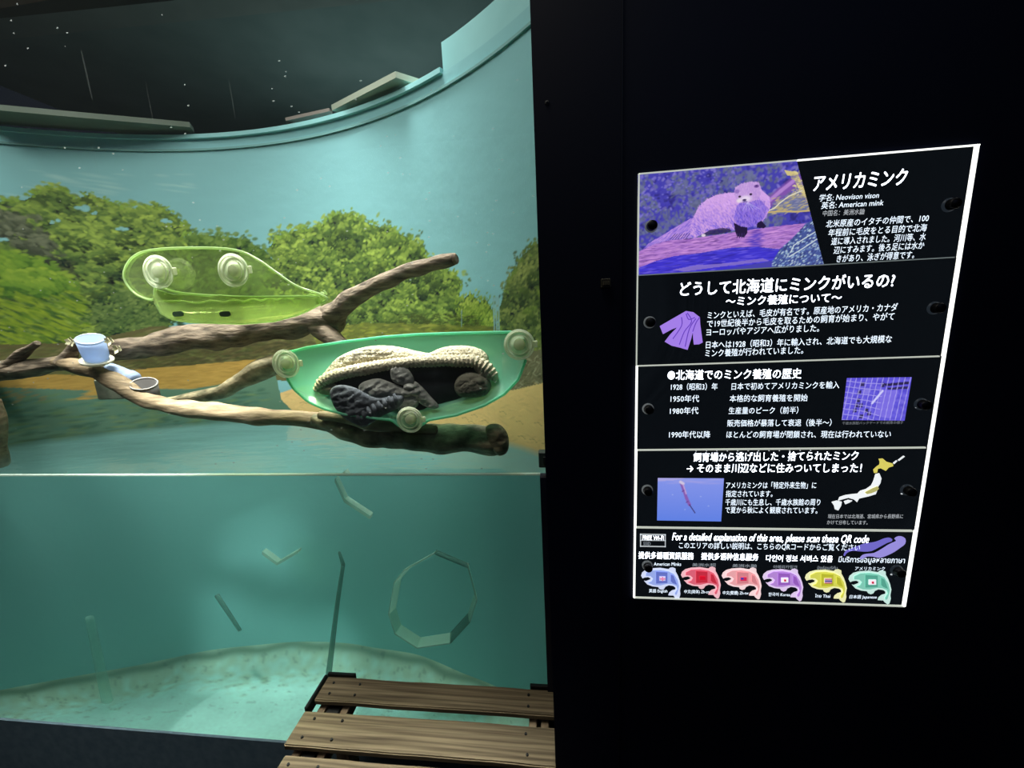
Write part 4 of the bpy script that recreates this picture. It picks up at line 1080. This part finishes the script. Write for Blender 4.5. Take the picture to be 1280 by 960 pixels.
# six salmon emblems
fish = [(470, 490), (480, 462), (510, 438), (560, 425), (640, 420), (700, 430), (716, 432), (728, 420), (750, 416), (775, 426), (776, 452), (795, 485), (812, 530), (822, 575), (814, 620), (818, 650), (806, 690), (790, 697), (768, 680), (756, 664), (712, 662), (720, 640), (745, 620), (776, 612), (775, 594), (755, 578), (715, 572), (685, 585), (672, 606), (650, 613), (630, 604), (622, 588), (570, 582), (525, 565), (497, 535), (515, 538), (550, 524), (556, 512), (530, 500), (500, 504), (482, 512)]
cen = (640, 520)
fx = [(116, -2), (470, 0), (832, 8), (1198, 12), (1560, 18), (1945, 22)]
hx = [801.3, 851.1, 902, 953, 1006, 1060.5]
fcol = [(150, 168, 226), (214, 96, 116), (226, 160, 164), (176, 132, 206), (206, 206, 86), (126, 196, 176)]
fdk = [(98, 112, 190), (190, 44, 64), (206, 126, 134), (146, 92, 182), (180, 180, 50), (84, 160, 140)]
tops = ['American Minks', '美洲水貂', '美洲水鼬', '아메리카밍크', 'มิงค์อเมริกัน', 'アメリカミンク']
bots = ['英語 English', '中文(简体) Zh-cn', '中文(繁體) Zh-tw', '한국어 Korea', 'ไทย Thai', '日本語 Japanese']
for i in range(6):
    sc = 1 / 7.11 * (1, 1, 1, 1.02, 1.05, 1.07)[i]; oy = (709.6, 708.8, 709.8, 711.2, 711.8, 713.2)[i]
    f2 = lambda pts: [(hx[i] + (x - 470) * sc, oy + (y - 420) * sc) for x, y in pts]
    flat('fish_emblem', f2(fish), ink('fish_edge_%s' % 'abcdef'[i], tuple(int(c * .45 + 255 * .55) for c in fcol[i])))
    inner = [(512, 462), (560, 438), (640, 434), (712, 446), (760, 470), (792, 520), (804, 575), (796, 615), (785, 650), (770, 655), (766, 640), (790, 605), (780, 575), (745, 560), (700, 556), (640, 570), (580, 568), (530, 548), (560, 535), (575, 510), (550, 488), (510, 486)]
    flat('fish_pattern', f2(inner), ink('fish_fill_%s' % 'abcdef'[i], fcol[i]), off=.0012)
    for q in ([(600, 446), (700, 452), (700, 545), (600, 550)], [(730, 470), (755, 482), (785, 560), (745, 545), (730, 530)]):
        flat('fish_pattern', f2(q), ink('fish_block_%s' % 'abcdef'[i], fdk[i]), off=.0024)
    fl = lambda x0, y0, x1, y1: [(hx[i] + (x - 470) * sc, oy + (y - 420) * sc) for x, y in ((x0, y0), (x1, y0), (x1, y1), (x0, y1))]
    if i == 1: flat('flag', fl(630, 488, 680, 518), ink('flag_red', (206, 20, 44)), off=.0036)
    if i == 2: flat('flag', fl(628, 490, 682, 520), ink('flag_red2', (206, 40, 80)), off=.0036); flat('flag', fl(628, 490, 652, 505), ink('flag_blue', (60, 60, 160)), off=.0048)
    if i in (3, 5): flat('flag', fl(622, 482, 682, 522), ink('flag_white', (238, 238, 244)), off=.0036); flat('flag', fl(644, 494, 660, 510), ink('flag_spot', (190, 40, 70)), off=.0048)
    if i == 4:
        flat('flag', fl(622, 482, 682, 520), ink('flag_white2', (226, 220, 226)), off=.0036); flat('flag', fl(622, 495, 682, 507), ink('flag_stripe', (90, 70, 140)), off=.0048)
        flat('flag', fl(622, 482, 682, 488), ink('flag_stripe2', (170, 70, 90)), off=.0048); flat('flag', fl(622, 514, 682, 520), ink('flag_stripe2b', (170, 70, 90)), off=.0048)
    if i == 0: flat('flag', fl(628, 484, 680, 520), ink('flag_white3', (206, 200, 226)), off=.0036); flat('flag', fl(628, 498, 680, 506), ink('flag_pink', (196, 110, 150)), off=.0048); flat('flag', fl(650, 484, 658, 520), ink('flag_pink2', (196, 110, 150)), off=.0048)
    tx0, tx1 = ((817, 851), (865, 894), (915, 945), (966, 996), (1021, 1046), (1068, 1105))[i]
    ty = (706.5, 707.5, 708.5, 710, 711, 712)[i]
    text(tops[i], tx0, ty, tx1, ty + .3, 4.2, I2 if i in (0, 5) else I3, bold=.008)
    bx0, bx1 = ((811, 834), (855, 886), (903, 935), (960, 987), (1018, 1037), (1061, 1095))[i]
    by = (740, 741, 742.5, 744.5, 746.2, 747.5)[i]
    text(bots[i], bx0, by, bx1, by + .3, 4.5, I2, bold=.008)
# emphasis dots above the fourth heading
for x in range(870, 1020, 13):
    q = onY(x, 563.8 - (x - 870) * .006, YS - .001); obj('emphasis_dot', lathe([(0, -.001), (.0008, -.001), (.0008, 0)], q, (0, 1, 0), 6), I2, panels[3])


# --- pictures painted on a grid
def picture(name, quad, nx, ny, paint, parent, emit=1.0, keep=None):
    """quad: TL, TR, BR, BL photo corners on the sign; paint(canvas) in units 0..nx by 0..ny, y down"""
    c = Canvas(0, 0, nx, ny, 1, (0, 0, 0)); paint(c)
    Q = [onY(x, y, YS) for x, y in quad]; a, b = np.meshgrid(np.linspace(0, 1, c.w), np.linspace(0, 1, c.n))
    W = sum(np.array(q)[None, None, :] * k_[..., None] for q, k_ in zip(Q, ((1 - a) * (1 - b), a * (1 - b), a * b, (1 - a) * b)))
    W[..., 1] = YS - .0014
    m = painted(name + '_print', emit=emit)
    return gridmesh(name, W[::-1].reshape(-1, 3), c.w, c.n, m, parent, c.a[::-1].reshape(-1, 3))


K = 1.6
def mink(c):
    X = lambda x, y: ((x - 88) / 1190 * 380, (y - 175) / 725 * 220)     # from a close view
    W = lambda pts: [X(x, y + (x - 88) * 0.065 * (1 if False else 0)) for x, y in pts]
    sk = lambda pts: [X(x, y) for x, y in pts]
    c.a[:] = LT(70, 66, 170)
    for _ in range(2400):                                              # mottled foliage behind
        x, y = random.uniform(0, 380), random.uniform(0, 190)
        g_ = noise.noise(Vector((x * .02, y * .03, 3))) + noise.noise(Vector((x * .07, y * .09, 9))) * .6
        col = LT(100, 106, 138) if g_ > .12 else (LT(120, 112, 190) if g_ > -.05 else (LT(64, 58, 168) if g_ > -.3 else LT(48, 44, 120)))
        c.dab(x, y, random.uniform(3, 8), random.uniform(2.5, 5), random.uniform(0, 3), col * random.uniform(.75, 1.25), .7, .6)
    for cx, cy, rr_ in ((60, 110, 40), (150, 60, 30), (95, 40, 26), (190, 30, 34), (25, 120, 36), (115, 75, 24), (230, 20, 30)):
        for _ in range(60): c.dab(cx + random.gauss(0, rr_ * .5), cy + random.gauss(0, rr_ * .3), random.uniform(4, 8), random.uniform(3, 5), random.uniform(0, 3), LT(104, 110, 148) * random.uniform(.7, 1.15), .6, .7)
    for _ in range(90):
        x, y = random.uniform(0, 190), random.uniform(0, 80); c.dab(x, y, 3.4, 2.6, 0, LT(132, 126, 216), .5, .8)
    c.line(sk([(930, 440), (1010, 380), (1110, 300)]), 14, LT(128, 84, 170), .9); c.line(sk([(940, 425), (1010, 365), (1110, 288)]), 5, LT(176, 130, 206), .8)
    c.fill(sk([(1030, 225), (1060, 235), (1110, 245), (1140, 330), (1200, 470), (1170, 450), (1120, 370), (1085, 270), (1050, 265)]), LT(206, 190, 130))
    for _ in range(60):
        x, y = X(random.uniform(1080, 1150), random.uniform(230, 420)); c.dab(x, y, 5, 2, random.uniform(-1, 1), LT(*random.choice([(220, 208, 150), (170, 160, 130), (130, 120, 150)])), .7)
    c.fill(sk([(950, 480), (1000, 450), (1100, 400), (1180, 460), (1200, 520), (980, 520)]), LT(110, 116, 150)); 
    for _ in range(150):
        x, y = X(random.uniform(960, 1200), random.uniform(400, 520)); c.dab(x, y, 6, 1.5, random.uniform(-.6, .2), LT(*random.choice([(196, 176, 110), (96, 104, 160), (140, 140, 170), (180, 168, 120)])), .6)
    c.line(sk([(880, 460), (920, 500), (970, 480), (1000, 450), (1060, 405), (1140, 375)]), 1.6, LT(220, 214, 190), .95)
    c.line(sk([(930, 505), (1020, 505), (1100, 515), (1190, 515)]), 2.2, LT(200, 176, 110), .8)
    # log
    log = sk([(70, 730), (130, 705), (200, 672), (300, 652), (450, 650), (600, 640), (700, 630), (900, 612), (1160, 600), (1130, 660), (1000, 770), (850, 740), (700, 735), (500, 760), (330, 770), (200, 800), (70, 850)])
    c.fill(log, LT(176, 124, 206))
    for x, y in c.scatter(log, 700): c.dab(x, y, random.uniform(5, 16), random.uniform(.6, 1.6), random.uniform(-.18, .05), LT(*random.choice([(214, 156, 222), (150, 98, 190), (196, 138, 214), (120, 70, 160), (90, 50, 130)])), .6, .6)
    for _ in range(150):
        x, y = X(random.gauss(855, 26), random.gauss(700, 40)); c.dab(x, y, 8, 2, random.uniform(-.2, .2), LT(74, 58, 188), .4, 1)
    low_ = sk([(70, 850), (200, 800), (330, 770), (500, 762), (700, 738), (850, 742), (1000, 775), (960, 850), (600, 900), (70, 915)])
    c.fill(low_, LT(62, 52, 200))
    for x, y in c.scatter(low_, 260): c.dab(x, y, random.uniform(6, 20), random.uniform(.8, 2), random.uniform(-.15, .02), LT(*random.choice([(84, 74, 224), (50, 40, 150), (112, 96, 226), (70, 60, 190)])), .6, .6)
    c.fill(sk([(320, 870), (480, 846), (600, 850), (900, 830), (940, 850), (600, 872), (400, 890)]), LT(140, 120, 200), .7)
    # tail and body
    F1, F2, F3 = LT(204, 160, 226), LT(170, 132, 224), LT(112, 92, 214)
    tail = sk([(130, 700), (160, 665), (260, 610), (340, 560), (440, 510), (520, 470), (480, 590), (440, 645), (300, 650), (200, 672)])
    c.fill(tail, F2)
    for x, y in c.scatter(tail, 420): c.dab(x, y, random.uniform(5, 9), random.uniform(.7, 1.2), -.6 + random.uniform(-.2, .2), LT(*random.choice([(206, 160, 226), (150, 116, 214), (120, 96, 206), (180, 140, 222)])), .7, .5)
    for k_ in range(7): c.line(sk([(300 + k_ * 18, 648), (335 + k_ * 16, 612)]), .8, LT(40, 36, 96), .8)
    body = sk([(440, 560), (455, 500), (490, 430), (540, 385), (600, 358), (660, 352), (720, 350), (760, 300), (820, 286), (870, 296), (890, 350), (940, 400), (945, 470), (915, 540), (880, 585), (800, 600), (720, 612), (640, 600), (560, 606), (500, 630), (460, 650), (430, 640)])
    c.fill(body, F1)
    for x, y in c.scatter(body, 1500):
        v = (y - X(0, 350)[1]) / (X(0, 620)[1] - X(0, 350)[1]); v += random.uniform(-.2, .2)
        col = F1 * 1.1 if v < .35 else (F2 if v < .8 else F3)
        c.dab(x, y, random.uniform(3, 5.5), random.uniform(.8, 1.4), random.uniform(.5, 1.3), col * random.uniform(.85, 1.12), .65, .5)
    chest = sk([(735, 440), (770, 415), (840, 400), (900, 430), (925, 480), (905, 540), (870, 585), (800, 605), (740, 590), (715, 530)])
    c.fill(chest, LT(104, 84, 214), .6)
    for x, y in c.scatter(chest, 420): c.dab(x + random.gauss(0, 3), y + random.gauss(0, 3), 5, .9, random.uniform(.8, 2.2), LT(*random.choice([(110, 90, 222), (80, 62, 190), (70, 52, 166), (150, 126, 226), (170, 136, 222)])), .55, .6)
    c.fill(sk([(505, 632), (560, 600), (640, 590), (690, 600), (700, 622), (600, 636)]), LT(44, 34, 76), .85)
    c.fill(sk([(715, 560), (760, 590), (800, 600), (800, 640), (780, 670), (735, 660), (722, 620)]), LT(36, 26, 62)); c.fill(sk([(862, 575), (890, 560), (918, 600), (905, 615), (860, 608)]), LT(36, 26, 62))
    for k_ in range(4): c.line(sk([(738 + k_ * 14, 640), (735 + k_ * 15, 672)]), 1, LT(60, 44, 100))
    # head
    hd = sk([(718, 360), (722, 320), (755, 297), (820, 286), (868, 298), (886, 330), (884, 380), (862, 410), (820, 425), (770, 428), (735, 405)])
    c.fill(hd, LT(190, 152, 218))
    for x, y in c.scatter(hd, 260): c.dab(x, y, 3, .9, random.uniform(1, 2), LT(*random.choice([(214, 178, 230), (176, 140, 214), (200, 160, 224)])), .6, .5)
    c.dab(*X(735, 345), 6, 5, 0, LT(150, 116, 190)); c.dab(*X(858, 320), 6, 4, 0, LT(120, 84, 160)); c.dab(*X(858, 318), 3, 2, 0, LT(80, 50, 120))
    c.dab(*X(790, 400), 15, 9, 0, LT(232, 216, 240), .9, .6); c.dab(*X(748, 410), 7, 6, 0, LT(232, 220, 226), .9, .6)
    c.dab(*X(752, 382), 3.4, 2.6, 0, LT(50, 40, 60)); c.dab(*X(822, 372), 3.4, 2.8, 0, LT(40, 30, 54)); c.dab(*X(782, 408), 5, 2.6, 0, LT(60, 44, 96)); c.dab(*X(785, 420), 6, 1.6, 0, LT(80, 64, 150))
    for k_ in range(6): c.line(sk([(800, 425), (770 + k_ * 22, 480)]), .6, LT(190, 176, 240), .7)
    c.dab(*X(520, 635), 5, 3.5, 0, LT(220, 210, 220))
    # scaly leaves in the lower right corner
    sc_ = sk([(960, 850), (1000, 780), (1080, 700), (1160, 610), (1215, 570), (1290, 800), (1290, 900), (960, 900)])
    c.fill(sc_, LT(70, 86, 150))
    for x, y in c.scatter(sc_, 420): c.dab(x, y, random.uniform(2.5, 4), random.uniform(1.4, 2), random.uniform(-.9, -.4), LT(*random.choice([(150, 180, 210), (96, 120, 180), (60, 66, 130), (180, 200, 216), (50, 60, 110)])), .8, .5)
    c.line(sk([(1070, 800), (1090, 750), (1180, 690), (1250, 650)]), 1.3, LT(200, 214, 220)); c.line(sk([(1060, 830), (1140, 780), (1270, 690)]), 1.3, LT(200, 214, 220))
    c.fill(sk([(1105, 150), (1400, 150), (1400, 950), (1290, 950)]), LT(14, 18, 23) )


# the picture's right edge slants, so its black remainder is trimmed away after painting
A0 = onY(797, 218, YS); 
o = picture('mink_picture', ((797, 219), (1030, 199), (1030, 330.5), (797, 345)), 380, 220, mink, panels[0])
me = o.data; bm = bmesh.new(); bm.from_mesh(me)
cut0, cut1 = onY(996, 203, YS), onY(1029.5, 331, YS); O_ = ORG[o.name]
kill = []
for v in bm.verts:
    x, z = v.co.x + O_.x, v.co.z + O_.z
    xe = cut0.x + (cut1.x - cut0.x) * (z - cut0.z) / (cut1.z - cut0.z)
    if x > xe: kill.append(v)
bmesh.ops.delete(bm, geom=kill, context='VERTS'); bm.to_mesh(me); bm.free()


def cage(c):
    c.a[:] = LT(94, 84, 214)
    for _ in range(200): c.dab(random.uniform(0, 120), random.uniform(0, 84), random.uniform(4, 12), random.uniform(2, 5), random.uniform(-.5, .5), LT(*random.choice([(110, 100, 226), (80, 70, 196), (128, 116, 226)])), .5, .8)
    c.fill([(70, 24), (100, 26), (92, 80), (60, 74)], LT(132, 118, 230), .7)
    for x, y in ((24, 24), (24, 40), (22, 50), (30, 50), (20, 60), (42, 60), (48, 66), (34, 72), (66, 10), (28, 8)): c.fill([(x, y), (x + 7, y + 1), (x + 6, y + 9), (x - 1, y + 8)], LT(44, 38, 70), .9)
    c.fill([(72, 12), (118, 8), (118, 13), (74, 17)], LT(44, 38, 80)); c.fill([(78, 20), (118, 17), (118, 22), (80, 24)], LT(50, 44, 96))
    for k_ in range(12): c.line([(8 + k_ * 10, 0), (0 + k_ * 10 + (k_ > 6) * 2, 84)], .8, LT(176, 168, 240), .8)
    for k_ in range(8): c.line([(0, 6 + k_ * 11), (40, 8 + k_ * 11 + 3), (70, 12 + k_ * 11 + (k_ * 1.5))], .7, LT(176, 168, 240), .8)
    c.line([(54, 50), (70, 26)], 2.6, LT(206, 204, 250)); c.dab(40, 26, 9, 7, 0, LT(150, 140, 230), .6)


picture('cage_picture', ((1057.8, 472.3), (1138.8, 471.2), (1129.8, 525.6), (1051.3, 524.6)), 120, 84, cage, panels[2])


def swim(c):
    n_, w_ = c.n, c.w; t_ = np.linspace(0, 1, n_)[:, None, None]
    c.a[:] = LT(132, 148, 232) * (1 - t_) + LT(96, 128, 226) * t_
    for _ in range(60): c.dab(random.uniform(0, 120), random.uniform(0, 10), 14, 2, 0, LT(160, 160, 226), .3, 1)
    c.fill([(0, 0), (52, 0), (30, 4), (0, 6)], LT(180, 170, 220), .6)
    c.line([(43, 8), (48, 20), (54, 36), (60, 48)], 3.6, LT(134, 92, 176)); c.line([(42, 7), (47, 10)], 3.4, LT(206, 196, 224)); c.line([(47, 12), (53, 28)], 1.5, LT(190, 156, 210)); c.line([(60, 48), (71, 63)], 1.2, LT(60, 44, 96)); c.line([(49, 22), (46, 24)], 1.5, LT(110, 76, 150)); c.line([(57, 42), (54, 44)], 1.4, LT(110, 76, 150))
    for q in ((80, 33), (52, 57), (28, 30), (95, 50)): c.dab(*q, 1.6, 1, .5, LT(180, 196, 240), .6)


picture('swimming_picture', ((822, 597), (904.5, 597.5), (901, 651.3), (821, 650)), 120, 78, swim, panels[3])
text('水中観察室で見られる様子', 834, 647.8, 889, 648, 4.4, ink('pale_caption', (176, 196, 246)))
